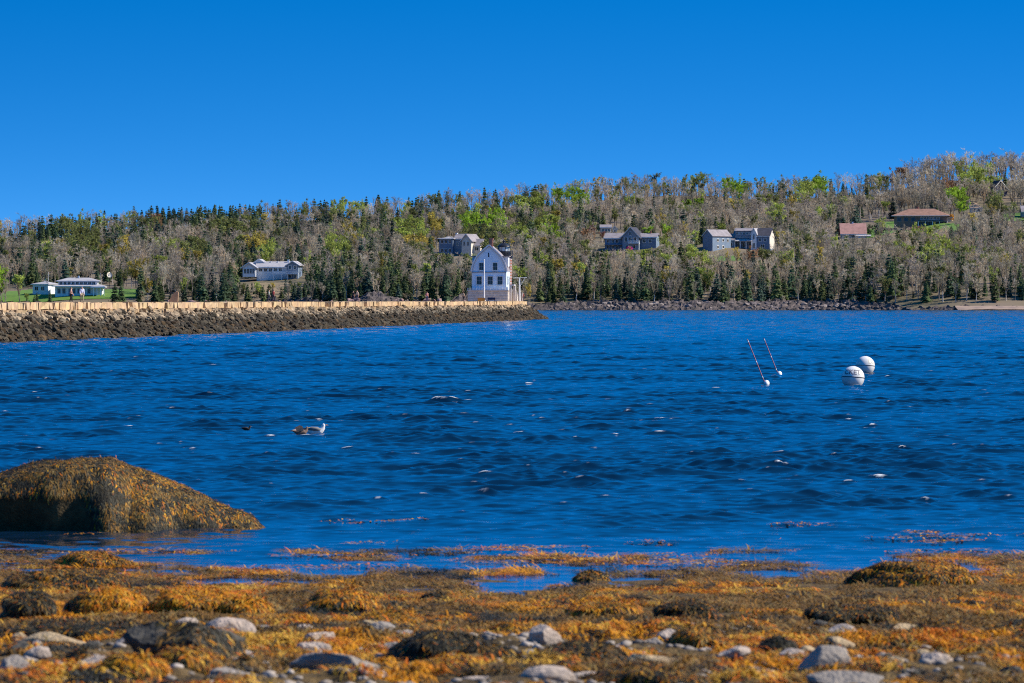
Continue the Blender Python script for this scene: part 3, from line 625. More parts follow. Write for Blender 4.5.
LAND = [(0,30,'beyond the small white outbuilding'),(30,115,'around the long white lawn house'),(115,180,'just past the lawn end'),(180,240,'between lawn and white ranch'),(240,304,'around the long white ranch house'),(304,370,'just past the white ranch balcony'),(370,432,'short of the blue grey box house'),
        (432,486,'around the blue grey box house'),(486,540,'behind the lighthouse and its lantern'),(540,598,'between lighthouse and tall gabled house'),(598,660,'around the tall gabled house'),(660,700,'between tall gabled house and barn house'),
        (700,735,'around the barn shaped house'),(735,775,'around the long blue shingled house'),(775,838,'between cream end gable and rust roof'),(838,888,'around the rust roofed cottage'),(888,955,'around the brown hip roofed house'),(955,990,'around the little tan roofed hut'),(990,1100,'past the tan roofed hut')]
HGT = {'spruce': ((7.5,'short'),(10,'medium'),(99,'tall')), 'bare': ((9.5,'short'),(11.2,'medium'),(99,'tall')), 'bud': ((10,'short'),(99,'tall'))}
CNAME = dict(green='bright green', light='pale green', yellow='yellow', rust='rusty tan', red='reddish', olive='olive green')
def tree_label(T_):
    where = next((c for a, b, c in LAND if a <= T_[6] < b), LAND[0 if T_[6] < 0 else -1][2])
    tier = 'by the shore' if T_[8] < .07 else 'low down' if T_[8] < .3 else 'midway up' if T_[8] < .68 else 'near the skyline'
    size = next(n for lim, n in HGT[T_[0]] if T_[5] < lim)
    nm_ = {'spruce': 'dark spruce', 'bare': 'bare grey tree', 'bud': CNAME.get(T_[1], '')+' budding tree'}[T_[0]]
    lab = f'{size} {nm_} {tier} {where}'
    return lab
from collections import defaultdict
proto = {}
def tree_meshes(kind, vi, ci):
    key = (kind, vi, ci)
    if key in proto: return proto[key]
    if kind == 'spruce':
        a, b, c, d, e = SPR[vi]; cm = np_mesh('crown', c, [d], M['leaf'], cols=np.clip(e*np.array(SPC[ci]), 0, 1)); tm = np_mesh('trunk', a, [b], M['bark'])
    else:
        src = BARE[vi] if kind == 'bare' else BUD[vi]; a, b, c, (q, t3), e = src
        cc = paint(e, TWIG[ci] if kind == 'bare' else (.20,.165,.12), LEAFC[ci] if kind == 'bud' else (0,0,0))
        cm = np_mesh('crown', c, [q, t3], M['leaf'], cols=cc); tm = np_mesh('trunk', a, [b], M['palebark'] if vi % 2 == 0 else M['bark'])
    proto[key] = (tm, cm); return proto[key]
bV, bT, bC, off = [], [], [], 0
for T_ in trees:
    kind, colr, X, Y, Z, H = T_[:6]; i = T_[9]; rr_ = random.Random(i); az = rr_.uniform(0, 6.28); wid = rr_.uniform(.85, 1.2); vi = rr_.randrange(8 if kind != 'bud' else 6)
    ci = rr_.randrange(4) if kind == 'spruce' else rr_.randrange(5) if kind == 'bare' else colr; br = rr_.uniform(.55, 1.3)
    if id(T_) in rank[kind]:
        tm, cm = tree_meshes(kind, vi, ci); lab = tree_label(T_)
        o = empty({'spruce': 'spruce_tree', 'bare': 'bare_tree', 'bud': 'budding_tree'}[kind], (X, Y, Z), az); o.scale = (H*wid, H*wid, H)
        tag(o, lab, 'tree', lab.split(' ', 1)[1] if False else lab)
        a = link(bpy.data.objects.new('trunk', tm), o); c = link(bpy.data.objects.new('crown', cm), o); c.color = (br, br, br, 1)
    else:
        if kind == 'spruce': a, b, c, d, e = SPR[vi]; cc = e*np.array(SPC[ci]); tri = d
        else:
            a, b, c, (q, t3), e = (BARE if kind == 'bare' else BUD)[vi]; tri = np.vstack([q[:, :3], q[:, [0,2,3]], t3]); cc = paint(e, TWIG[ci] if kind == 'bare' else (.20,.165,.12), LEAFC[ci] if kind == 'bud' else (0,0,0))
        vv = np.vstack([c, a]); tri = np.vstack([tri, b[:, :3]+len(c), b[:, [0,2,3]]+len(c)]); cc = np.vstack([cc*br, np.repeat([[.40,.35,.30] if i % 2 else [.24,.2,.17]], len(a), 0)])
        ca, sa = math.cos(az), math.sin(az); w2 = H*wid
        vx = np.stack([(vv[:,0]*ca-vv[:,1]*sa)*w2+X, (vv[:,0]*sa+vv[:,1]*ca)*w2+Y, vv[:,2]*H+Z], -1)
        bV.append(vx); bT.append(tri+off); bC.append(np.clip(cc, 0, 1)); off += len(vx)
print('TREES', len(trees), {k: len(v) for k, v in rank.items()}, {k: sum(1 for t in trees if t[0] == k) for k in rank}, 'stuff tris', sum(len(t) for t in bT))
if bV: tag(np_obj('hillside_forest', np.vstack(bV), [np.vstack(bT)], M['leaf'], cols=np.vstack(bC)), 'mixed spruces and bare trees covering the rest of the hillside', 'forest', kind='stuff')
# low bare brush and young evergreens along the foot of the woods and under the trees
bV, bT, bC, off = [], [], [], 0
ur = np.random.default_rng(77)
for k in range(1500):
    Y = SHORE+ (ur.uniform(10, 45) if k < 900 else ur.uniform(45, 600)); X = ur.uniform(-.105, .105)*Y; Y += float(shore_y(np.array([X]))[0])-SHORE; Z = float(hill_z(np.array([X]), np.array([Y]))[0]); qx, qy = px_of(X, Y, Z)
    if qx > 905 and Y-SHORE < 12: continue
    if any(a-3 < qx < b+3 and c < qy < d_+6 and Y < hy+10 for a, b, c, d_, hy in HOUSES): continue
    if any(mm == 'lawn' and np.array(pp)[:,0].min() < qx < np.array(pp)[:,0].max() and np.array(pp)[:,1].min()-1 < qy < np.array(pp)[:,1].max()+1 for _, pp, mm in LAWNS): continue
    ev = ur.random() < .33
    if ev: a, b, c, d, e = SPR[ur.integers(8)]; tri = d; cc = e*np.array(SPC[ur.integers(4)])*.9; H = ur.uniform(3, 6.5)
    else: a, b, c, (q, t3), e = BARE[ur.integers(8)]; tri = t3; cc = paint(e, TWIG[ur.integers(5)], (0,0,0)); H = ur.uniform(3, 5.5)
    az = ur.uniform(0, 6.28); ca, sa = math.cos(az), math.sin(az); w2 = H*ur.uniform(1.1, 1.7); zo = 0 if ev else -.28*H
    bV.append(np.stack([(c[:,0]*ca-c[:,1]*sa)*w2+X, (c[:,0]*sa+c[:,1]*ca)*w2+Y, c[:,2]*H+Z+zo], -1)); bT.append(tri+off); bC.append(np.clip(cc*ur.uniform(.7,1.1), 0, 1)); off += len(c)
tag(np_obj('undergrowth', np.vstack(bV), [np.vstack(bT)], M['leaf'], cols=np.vstack(bC)), 'low brush and young firs filling the foot of the woods', 'undergrowth', kind='stuff')
# pink flowering bush and clipped shrubs by the houses
def shrub(name, label, px_, py_, w_, h_, colr, cat='shrub', group=None, seed=1, yoff=-3):
    X, Y, Z = hill_hit(px_, py_); s = Y/F; r = np.random.default_rng(seed); n = 260; P = r.normal(size=(n,3)); P /= np.linalg.norm(P, axis=1)[:,None]; P *= r.random((n,1))**.33
    P = P*np.array([w_*s/2, w_*s/2, h_*s/2])+np.array([0,0,h_*s/2]); lt = leaf_tris(P, .55, r, 1)
    o = empty(name, (X, Y+yoff, Z)); tag(o, label, cat, group)
    np_obj('foliage', lt, [np.arange(len(lt)).reshape(-1,3)], M['leaf'], cols=np.repeat(r.uniform(.7,1.3,(n,1)), 3, 0)*np.array(colr), parent=o)
    v, q = tubes([((0,0,-.3),(0,0,h_*s*.5),.12,.06)]+[((0,0,.1),(math.cos(a)*w_*s*.3,math.sin(a)*w_*s*.3,h_*s*.6),.07,.03) for a in (0,1.6,3.1,4.7)], 4); np_obj('stem', v, [q], M['bark'], parent=o)
shrub('flowering_shrub', 'pink flowering bush in front of the tall central gable', 629, 251.5, 7, 5, (.62,.05,.30), seed=3, yoff=-6)
for k, (a, b, c, d) in enumerate([(869,236,7,12),(875,235,8,12),(882,234,8,11)]):
    shrub('evergreen_shrub', ['dark green rounded shrub touching the rust roofed cottage', 'dark green rounded shrub in the middle of three past the rust roof', 'dark green rounded shrub on the lawn edge furthest from the rust roof'][k], a, b, c, d, (.025,.06,.025), group='rounded shrubs beside the rust roofed cottage', seed=10+k)
shrub('flowering_shrub', 'dull reddish bush under the balcony of the brown roofed house', 918, 231, 22, 5, (.30,.12,.13), seed=5, yoff=-5)
shrub('budding_shrub', 'orange leaved bush at the lit end of the brown roofed house', 951, 221, 6, 7, (.55,.28,.04), seed=6, yoff=-2)
# ------------------------------------------------------------------ breakwater
P0 = np.array([-47.6, 529.0]); P1 = np.array([6.9, 1185.0]); U = (P1-P0)/np.linalg.norm(P1-P0); NRM = np.array([U[1], -U[0]])   # NRM points to the open water side
BLEN = np.linalg.norm(P1-P0); TOP = 3.72
def bw(s, o): return P0 + U*s + NRM*o                      # s along the wall, o outwards from its waterline
s_of_px = lambda px, o: (lambda q: q)(np.interp(px, *(lambda ss: (np.array([512+F*bw(a, o)[0]/bw(a, o)[1] for a in ss]), ss))(np.linspace(-160, BLEN+10, 2000))))
bwo = empty('breakwater', (*bw(BLEN/2, -8), 0)); tag(bwo, 'long granite breakwater with a tan block top and dark weedy rubble foot', 'breakwater')
bpos = np.array([*bw(BLEN/2, -8), 0])
def block_mesh(blocks, tint):
    """blocks: (s0, s1, o0, o1, z0, z1) in wall coordinates, corners jittered"""
    V, Q, C = [], [], []; r = np.random.default_rng(3)
    for bi, (s0, s1, o0, o1, z0, z1) in enumerate(blocks):
        b = len(V); ja = lambda a=.06: r.normal(0, a)
        tw = ja(.10); c = tint[bi]
        for zz_ in (z0, z1):
            for (s, o) in ((s0, o1+tw), (s1, o1-tw), (s1, o0), (s0, o0)):
                q = bw(s+ja(), o+ja(.05)) if o > o0+.1 or True else 0
                V.append((q[0]-bpos[0], q[1]-bpos[1], zz_+(ja(.03) if zz_ == z1 else ja(.04)))); C.append(c)
        Q += [(b+3,b+2,b+1,b),(b+4,b+5,b+6,b+7),(b,b+1,b+5,b+4),(b+1,b+2,b+6,b+5),(b+2,b+3,b+7,b+6),(b+3,b,b+4,b+7)]
    return np.array(V), np.array(Q), np.array(C)
r = np.random.default_rng(21)
def course(o1, z0, z1, l0, l1, gap, jut, s_end, s_beg=-150):
    out, tint = [], []; s = s_beg
    while s < s_end:
        L = r.uniform(l0, l1); g = r.uniform(.01, .045) if r.random() > gap else r.uniform(.3, .9)
        j = r.normal(0, jut); out.append((s, s+L, o1-4.0, o1+j, z0+r.normal(0,.03), z1+r.normal(0,.02)-(r.uniform(.1,.3) if nme == 'lower_course' and r.random() < .3 else 0))); k = r.uniform(.92, 1.06)*(.72 if nme == 'lower_course' else 1); tint.append((k*r.uniform(.95,1.05), k, k*r.uniform(.9,1.05))); s += L+g
    return out, tint
for nme, o1, z0, z1, jut, gap, l0, l1, send in (('capstone_course', -3.9, 3.02, TOP, .022, .012, 1.2, 3.2, BLEN-1), ('lower_course', -3.55, 1.85, 2.99, .08, .16, .8, 2.4, BLEN+1)):
    bl, ti = course(o1, z0, z1, l0, l1, gap, jut, send)
    bl2 = bl
    V, Q, C = block_mesh(bl2, ti); np_obj(nme, V, [Q], M['capstone'], cols=C, parent=bwo)
# core below and behind the facing blocks, with the top deck
co_v = []
for s in (-150, BLEN-.5):
    for o, z in ((-5.2, -1), (-5.2, TOP-.25), (-16.6, TOP-.25), (-16.6, -1)):
        q = bw(s, o); co_v.append((q[0]-bpos[0], q[1]-bpos[1], z))
np_obj('core', co_v, [np.array([(0,1,5,4),(1,2,6,5),(2,3,7,6),(0,3,2,1),(4,5,6,7)])], M['granite'], parent=bwo)
dk, dt = [], []; s = -150
while s < BLEN-1:
    L = r.uniform(1.6, 3.2)
    for oa, ob in ((-7.9, -12.1), (-12.1, -16.4)): dk.append((s, s+L-.05, ob, oa-.05, TOP-.5, TOP-.03+r.normal(0,.03))); dt.append((.95,.97,1.0))
    s += L
V, Q, C = block_mesh(dk, dt); np_obj('deck_paving', V, [Q], M['capstone'], cols=C, parent=bwo)
def rock_verts(seed, sub=2, cuts=7, rough=.16, scl=(1,1,1), dmin=.55):
    bm = bmesh.new(); bmesh.ops.create_icosphere(bm, subdivisions=sub, radius=1.0); rr = random.Random(seed)
    pl = []
    for _ in range(cuts):
        n = Vector((rr.gauss(0,1), rr.gauss(0,1), rr.gauss(0,1))).normalized(); pl.append((n, rr.uniform(dmin, .86)))
    off = Vector((seed*3.1, seed*1.7, seed*.9))
    for v in bm.verts:
        p = v.co.copy()
        for n, d in pl:
            e = p.dot(n)-d
            if e > 0: p -= n*e*.97
        p *= 1+rough*mnoise.fractal(p*1.6+off, 1.0, 2.0, 4)
        v.co = Vector((p.x*scl[0], p.y*scl[1], p.z*scl[2]))
    bm.verts.ensure_lookup_table(); V = np.array([v.co[:] for v in bm.verts]); T = np.array([[v.index for v in f.verts] for f in bm.faces]); bm.free()
    return V, T
RK1 = [rock_verts(50+i, 1, 6, .12) for i in range(10)]
V_, T_, C_, off = [], [], [], 0
for s in np.arange(-150, BLEN+4, .27):
    for k in range(4):
        f = (k+r.random())/4.0; o = -3.6+f*4.0; z = 2.68-(f**.9)*2.95+r.normal(0,.16); sz = r.uniform(.20, .40)*(1.1 if r.random() > .15 else 1.5)
        q = bw(s+r.uniform(-.4,.4), o); v, t = RK1[r.integers(10)]; a = r.uniform(0, 6.28); ca, sa = math.cos(a), math.sin(a)
        vx = v*np.array([1.25,.9,.75])*sz; vx = np.stack([vx[:,0]*ca-vx[:,1]*sa+q[0]-bpos[0], vx[:,0]*sa+vx[:,1]*ca+q[1]-bpos[1], vx[:,2]+z], -1)
        lim = .12+.16*vnoise(s/14., 3, 9)
        if f < lim and r.random() < .72: c = np.array([.46,.35,.22])*r.uniform(.3,1.2)
        elif f < lim+.16 and r.random() < .35: c = np.array([.20,.165,.11])*r.uniform(.5,1.2)
        else: c = np.array([.060,.048,.028])*r.uniform(.35,1.6)*(np.array([1.3,1.0,.7]) if r.random() < .25 else 1)
        V_.append(vx); T_.append(t+off); C_.append(np.repeat(c[None], len(vx), 0)); off += len(vx)
# the tumbled stones past the end of the wall
for k in range(150):
    a = r.uniform(0, 6.28); rad = r.random()**.6; f = abs(rad); q = bw(BLEN-1.0+math.cos(a)*rad*9*(1 if math.cos(a) > 0 else .2), -9+math.sin(a)*rad*9.5); sz = r.uniform(.5, 1.0); v, t = RK1[r.integers(10)]
    vx = v*np.array([1.3,1,.8])*sz+np.array([q[0]-bpos[0], q[1]-bpos[1], (1-f)*3.2*r.uniform(.5,1)-.2]); c = np.array([.10,.085,.055])*r.uniform(.6,1.8)
    V_.append(vx); T_.append(t+off); C_.append(np.repeat(c[None], len(vx), 0)); off += len(vx)
o_ = np_obj('weedy_rubble', np.vstack(V_), [np.vstack(T_)], M['rubble'], cols=np.vstack(C_), parent=bwo); tag(o_, kind='stuff')
# upright pointed slab on the wall top
ss = s_of_px(173, -6); q = bw(ss, -6); sc = q[1]/F
b = MB().prism([(-5*sc,-.3),(4.6*sc,-.3),(5.2*sc,10*sc),(3.2*sc,11.2*sc),(-.5*sc,8*sc),(-4.2*sc,1.5*sc)], 'y', 0, 1.1); o_ = b.build('granite_slab', M['capstone']); o_.location = (q[0], q[1], TOP)
tag(o_, 'upright pointed tan granite slab standing on the breakwater top', 'rock')
at_ = o_.data.color_attributes.new('tint', 'FLOAT_COLOR', 'POINT'); at_.data.foreach_set('color', [.85,.75,.75,1]*len(o_.data.vertices))

# ------------------------------------------------------------------ lighthouse
LS = 1/4.8
lq = np.array([(488.6-512)*1180/F, 1180.0]); lh = empty('lighthouse', (lq[0], lq[1], TOP-.05), -math.atan2(U[0], U[1]))
tag(lh, 'white gambrel roofed lighthouse with black lantern on the breakwater end', 'lighthouse')
hx = lambda px: (px-488.6)*LS
hz = lambda py: (303.0-py)*LS
L0, L1 = 0.0, 8.5
# granite base with battered courses
b = MB(); b.box(hx(468.2), hx(508.2), -1.0, L1+3.2, -.4, hz(292.4)); b.box(hx(467.6), hx(508.8), -1.15, L1+3.35, hz(292.4), hz(291.2)); base = b.build('granite_base', M['granite'], lh)
g = MB()
for i in range(1, 4):
    z = hz(303-i*2.8); g.box(hx(468.1), hx(508.3), -1.03, -1.002, z-.03, z+.03)
g.build('mortar_line', M['deck'], base)
prof = [(471.8,291.2),(506.4,291.2),(506.4,273.4),(506.9,273),(504.8,265),(501.6,258.6),(497.4,254),(489.1,246.8),(480.8,254),(476.6,258.6),(473.4,265),(471.3,273),(471.8,273.4)]
MB().prism([(hx(a), hz(c)) for a, c in prof], 'y', L0, L1).build('wall', M['shadeblue'], lh)
rb = MB(); rp = [(hx(a), hz(c)) for a, c in prof[3:12]]
for (a, c) in zip(rp[:-1], rp[1:]):
    rb.slab((a[0], L0-.35, a[1]+.01), (a[0], L1+.35, a[1]+.01), (c[0], L1+.35, c[1]+.01), (c[0], L0-.35, c[1]+.01), -.16)
rf = rb.build('roof', M['greyroof'], lh)
fb = MB()
for (a, c) in zip(rp[:-1], rp[1:]):
    d = Vector((c[0]-a[0], c[1]-a[1])).normalized(); n = Vector((d.y, -d.x))*.10
    fb.prism([(a[0]-n.x, a[1]-n.y), (c[0]-n.x, c[1]-n.y), (c[0]+n.x*1.9, c[1]+n.y*1.9), (a[0]+n.x*1.9, a[1]+n.y*1.9)], 'y', L0-.42, L0-.36)
fb.build('bargeboard', M['trim'], rf)
MB().box(hx(471.6), hx(506.6), -.16, -.004, hz(274.2), hz(273.3)).build('belt_course', M['greywall'], lh)
for a, c in ((471.9, 472.9), (505.3, 506.3)): MB().box(hx(a), hx(c), -.07, -.003, hz(291.2), hz(274.4)).build('corner_board', M['trim'], lh)
def lwin(px, py, w_, h_):
    X, z, w2, h2 = hx(px), hz(py), w_*LS/2, h_*LS/2; t = .13; q = MB()
    for a in ((-w2-t,-w2,-h2-t,h2+t),(w2,w2+t,-h2-t,h2+t),(-w2,w2,h2,h2+t),(-w2,w2,-h2-t,-h2)): q.box(X+a[0], X+a[1], -.13, -.002, z+a[2], z+a[3])
    fr = q.build('window', M['trim'], lh); MB().box(X-w2, X+w2, -.05, -.003, z-h2, z+h2).build('pane', M['glass'], fr)
    mq = MB().box(X-.035, X+.035, -.09, -.051, z-h2, z+h2); mq.box(X-w2, X-.036, -.09, -.051, z-.035, z+.035); mq.box(X+.036, X+w2, -.09, -.051, z-.035, z+.035); mq.build('muntin', M['bluegrey'], fr)
    MB().box(X-w2-.2, X+w2+.2, -.2, -.131, z-h2-t-.08, z-h2-t+.02).build('sill', M['trim'], fr)
for a, c in ((481.4, 268), (495.2, 268)): lwin(a, c, 4.2, 7.2)
for a, c in ((479.2, 282), (490.2, 282), (500.0, 282)): lwin(a, c, 5.0, 8.0)
MB().box(hx(488.2), hx(489.2), -.06, -.003, hz(258.6), hz(254.4)).build('vent', M['black'], lh)
ch = MB().box(hx(488.3), hx(491.9), 2.0, 2.8, hz(250), hz(240.8)); ch.box(hx(487.9), hx(492.3), 1.9, 2.9, hz(240.8), hz(239.6)); ch.build('chimney', M['brick'], lh)
# shed dormers on both roof slopes
for a, c in ((471.0, 481), (497, 506.8)):
    dm = MB().box(hx(a), hx(c), 3.0, 6.6, hz(268), hz(258.2)).build('dormer', M['white'], lh)
    MB().box(hx(a)-.25, hx(c)+.25, 2.7, 6.9, hz(258.2), hz(257.4)).build('dormer_roof', M['greyroof'], dm)
# wall windows and trim of the sunlit side
for yc in (2.2, 5.6):
    X = hx(506.4)+.004; fr = MB().box(X, X+.1, yc-.6, yc+.6, hz(286.5), hz(277.5)).build('window', M['trim'], lh); MB().box(X+.1, X+.13, yc-.48, yc+.48, hz(286), hz(278)).build('pane', M['glass'], fr)
# brick light tower at the back corner with its lantern
tx0, tx1, ty0, ty1 = hx(489.6), hx(506.9), L1+.05, L1+3.2
tw = MB().box(tx0, tx1, ty0, ty1, hz(303)+.1, hz(259)).build('tower', M['brick'], lh)
qn = MB()
for i in range(14):
    z = hz(300-i*3.0); q = .34 if i % 2 else .22
    qn.box(tx1+.003, tx1+.05, ty0, ty0+q*2, z, z+.3); qn.box(tx1+.003, tx1+.05, ty1-q*2, ty1, z, z+.3)
qn.build('quoin', M['trim'], tw)
MB().box(tx0-.3, tx1+.3, ty0-.02, ty1+.3, hz(259), hz(257.4)).build('gallery', M['black'], lh)
tcx, tcy = (tx0+tx1)/2+.35, (ty0+ty1)/2
gr = MB()
for z in (hz(255.6), hz(254), hz(252.6)):
    for k in range(8):
        a0, a1 = k*math.pi/4, (k+1)*math.pi/4; gr.tube([(tcx+1.75*math.cos(a0), tcy+1.75*math.sin(a0), z), (tcx+1.75*math.cos(a1), tcy+1.75*math.sin(a1), z)], .04, 5)
for k in range(8):
    a0 = k*math.pi/4; gr.tube([(tcx+1.75*math.cos(a0), tcy+1.75*math.sin(a0), hz(257.4)), (tcx+1.75*math.cos(a0), tcy+1.75*math.sin(a0), hz(252.4))], .05, 5)
gr.build('gallery_railing', M['black'], lh)
ln = empty('lantern', (tcx, tcy, 0)); ln.parent = lh
MB().lathe([(1.3,hz(257.4)+.003),(1.3,hz(252.6))], 10).build('parapet', M['black'], ln)
MB().lathe([(1.16,hz(252.6)+.003),(1.16,hz(248.2))], 10).build('glazing', M['lens'], ln)
gl = MB()
for k in range(10):
    a0 = 2*math.pi*k/10; gl.tube([(1.19*math.cos(a0), 1.19*math.sin(a0), hz(252.6)), (1.19*math.cos(a0), 1.19*math.sin(a0), hz(248.2))], .06, 4)
gl.build('glazing_bar', M['black'], ln)
MB().lathe([(1.45,hz(248.3)),(1.45,hz(247.8)),(1.15,hz(246.4)),(.65,hz(244.8)),(.25,hz(244.0)),(.24,hz(243.2)),(.34,hz(242.6)),(.2,hz(241.6)),(.03,hz(240.6))], 14).build('dome', M['black'], ln, True)
# deck railing round the base
rl = MB(); y0 = -1.05
for x0, x1 in ((467.8, 508.6),):
    for z in (hz(289.6), hz(290.5)): rl.box(hx(x0), hx(x1), y0, y0+.05, z-.03, z+.03)
    for i in range(15):
        q = hx(x0)+(hx(x1)-hx(x0))*i/14; rl.box(q-.03, q+.03, y0-.06, y0-.002, hz(291.2), hz(289.2))
rl.build('railing', M['trim'], lh)
# side landing, stairs and pale columns on the sunny side
sd = MB(); sx0 = hx(508.8)+.01
for k in range(6): sd.box(sx0, sx0+1.4, 3.2+k*.45, 3.2+(k+1)*.45-.004, -.2, hz(291.6)-k*.36)
sd.build('stairs', M['granite'], lh)
for a, y in ((510.3, .5), (513.0, 3.0), (512.0, 6.8)):
    MB().box(hx(a)-.25, hx(a)+.25, y-.25, y+.25, -.1, hz(287)).build('landing_post', M['granite'], lh)
MB().box(hx(509), hx(514.2), .2, 3.3, hz(287), hz(286)).build('landing', M['trim'], lh)
MB().box(hx(515), hx(520), 6, 8.6, -.05, hz(294)).build('annex', M['deck'], lh)
# flagpole, davit, bench, crate
def on_wall(px, o=None, Y=None):
    """a spot on the wall top under photo column px at distance Y"""
    return ((px-512)*Y/F, Y, TOP-.04)
fp = empty('flagpole', on_wall(484.2, Y=1176)); tag(fp, 'white flagpole without a flag in front of the lighthouse', 'flagpole')
MB().tube([(0,0,-.1),(0,0,8.4)], [.16,.10], 8).build('pole', M['post'], fp); MB().lathe([(.02,8.38),(.14,8.5),(.14,8.6),(.02,8.72)], 10).build('finial', M['trim'], fp); MB().lathe([(.38,-.1),(.38,.25),(.2,.3)], 10).build('base', M['granite'], fp)
dv = empty('davit', on_wall(519.6, Y=1183)); tag(dv, 'white T topped davit mast standing at the tip of the breakwater', 'davit')
MB().tube([(0,0,-.1),(0,0,4.9)], [.20,.12], 8).build('mast', M['post'], dv); MB().tube([(-1.3,0,4.9),(1.5,0,4.95)], .07, 6).build('crossarm', M['trim'], dv); MB().tube([(.1,0,3.2),(1.1,0,4.88)], .04, 5).build('stay', M['trim'], dv)
bn = empty('bench', on_wall(491.5, Y=1174)); tag(bn, 'low dark blue bench against the granite base of the lighthouse', 'bench')
MB().box(-.8,.8,-.2,.2,.42,.5).build('seat', M['navy'], bn)
for x in (-.65, .65): MB().box(x-.06, x+.06, -.18, .18, 0, .418).build('leg', M['navy'], bn)
MB().box(-.8,.8,.202,.25,.35,.85).build('backrest', M['navy'], bn)
cr = empty('crate', on_wall(481.3, Y=1175)); tag(cr, 'orange tan equipment crate beside the flagpole foot', 'crate')
MB().box(-.75,.75,-.35,.35,0,.62).build('body', M['orange'], cr); MB().box(-.79,.79,-.39,.39,.622,.78).build('lid', M['orange'], cr)

# ------------------------------------------------------------------ people on the breakwater
def skin(verts, edges, radii, name, m, parent, sub=1):
    me = bpy.data.meshes.new(name); me.from_pydata(verts, edges, []); o = bpy.data.objects.new(name, me); COL.objects.link(o)
    md = o.modifiers.new('s', 'SKIN'); md.use_smooth_shade = True
    for v, rr in zip(me.skin_vertices[0].data, radii): v.radius = (rr, rr)
    me.skin_vertices[0].data[0].use_root = True
    s2 = o.modifiers.new('d', 'SUBSURF'); s2.levels = sub; s2.render_levels = sub
    dg = bpy.context.evaluated_depsgraph_get(); nm_ = bpy.data.meshes.new_from_object(o.evaluated_get(dg)); bpy.data.objects.remove(o)
    nm_.name = name; nm_.materials.clear(); nm_.materials.append(m)
    return link(bpy.data.objects.new(name, nm_), parent)
PEOPLE_MATS = {}
def pm(c):
    if c not in PEOPLE_MATS: PEOPLE_MATS[c] = mat('cloth' if c != 's' else 'skin', c if c != 's' else (.55,.33,.24), .85, .12, 8)
    return PEOPLE_MATS[c]
def person(label, px, Y, h_, heading, top, legs, hair, stride=.16, hat=None, group='people walking on the breakwater', off=-9):
    X = (px-512)*Y/F; o = empty('person', (X, Y, TOP), heading); o.scale = (h_/1.75,)*3; tag(o, label, 'person', group)
    st = stride; hip = .92
    J = {'pel': (0,0,hip), 'sp': (0,-.01,1.12), 'ch': (0,-.02,1.32), 'nk': (0,-.03,1.50), 'hd': (0,-.05,1.60), 'tp': (0,-.04,1.72)}
    for sgn, n in ((1,'l'), (-1,'r')):
        J['h'+n] = (.10*sgn,0,hip-.05); J['k'+n] = (.11*sgn, -.5*st*sgn-.05, .50); J['a'+n] = (.11*sgn, -st*sgn+.02, .09); J['t'+n] = (.12*sgn, -st*sgn-.16, .035)
        J['s'+n] = (.19*sgn, -.02, 1.42); J['e'+n] = (.25*sgn, .5*st*sgn, 1.14); J['w'+n] = (.25*sgn, st*sgn-.12, .90); J['m'+n] = (.25*sgn, st*sgn-.15, .83)
    names = list(J); ix = {k: i for i, k in enumerate(names)}; V = [J[k] for k in names]
    rad = dict(pel=.125, sp=.125, ch=.14, nk=.06, hd=.10, tp=.075); 
    for n in 'lr': rad.update({'h'+n: .095, 'k'+n: .06, 'a'+n: .042, 't'+n: .035, 's'+n: .065, 'e'+n: .043, 'w'+n: .03, 'm'+n: .038})
    E = [('pel','sp'),('sp','ch'),('ch','nk'),('nk','hd'),('hd','tp')]
    for n in 'lr': E += [('pel','h'+n),('h'+n,'k'+n),('k'+n,'a'+n),('a'+n,'t'+n),('ch','s'+n),('s'+n,'e'+n),('e'+n,'w'+n),('w'+n,'m'+n)]
    Ei = [(ix[a], ix[b_]) for a, b_ in E]; RR = [rad[k] for k in names]
    for n, sgn in (('l',1),('r',-1)):                          # fingers and thumb
        m_ = J['m'+n]
        for f_, (dy, L) in enumerate(((-.03,.075),(-.01,.09),(.01,.083),(.03,.065))):
            i = len(V); V += [(m_[0], m_[1]+dy, m_[2]-.035), (m_[0]-.012*sgn, m_[1]+dy-.01, m_[2]-.035-L)]; RR += [.011, .009]; Ei += [(ix['m'+n], i), (i, i+1)]
        i = len(V); V += [(m_[0]-.01*sgn, m_[1]-.05, m_[2]-.03)]; RR += [.012]; Ei.append((ix['m'+n], i))
    nf = len(V); V += [(0,-.155,1.60)]; RR += [.018]; Ei.append((ix['hd'], nf))      # nose
    body = skin(V, Ei, RR, 'body', pm('s'), o)
    def sub(keys, extra, name, m_):
        kk_ = [k for k in names if k in keys]; jx = {k: i for i, k in enumerate(kk_)}; return skin([J[k] for k in kk_], [(jx[a], jx[b_]) for a, b_ in E if a in jx and b_ in jx], [rad[k]+extra for k in kk_], name, m_, o)
    sub(('pel','sp','ch','sl','sr','el','er','wl','wr'), .022, 'jacket', pm(top))
    sub(('pel','hl','hr','kl','kr','al','ar'), .02, 'trousers', pm(legs))
    for n in 'lr': skin([J['a'+n], J['t'+n]], [(0,1)], [.055,.045], 'shoe', pm((.05,.045,.04)), o)
    skin([(0,.015,1.60),(0,-.03,1.70)], [(0,1)], [.105,.088], 'hat' if hat else 'hair', pm(hat or hair), o)
    for sgn in (1,-1): MB().lathe([(.002,-.008),(.013,0),(.002,.008)], 8).build('eye', M['black'], o).location = (.035*sgn, -.145, 1.635)
    return o
Yp = lambda px, o=-9: float(bw(s_of_px(px, o), o)[1])
person('person in a peach coloured top and black trousers walking on the breakwater', 71, Yp(71), 1.70, R(95), (.75,.42,.30), (.015,.016,.02), (.03,.02,.015), .14)
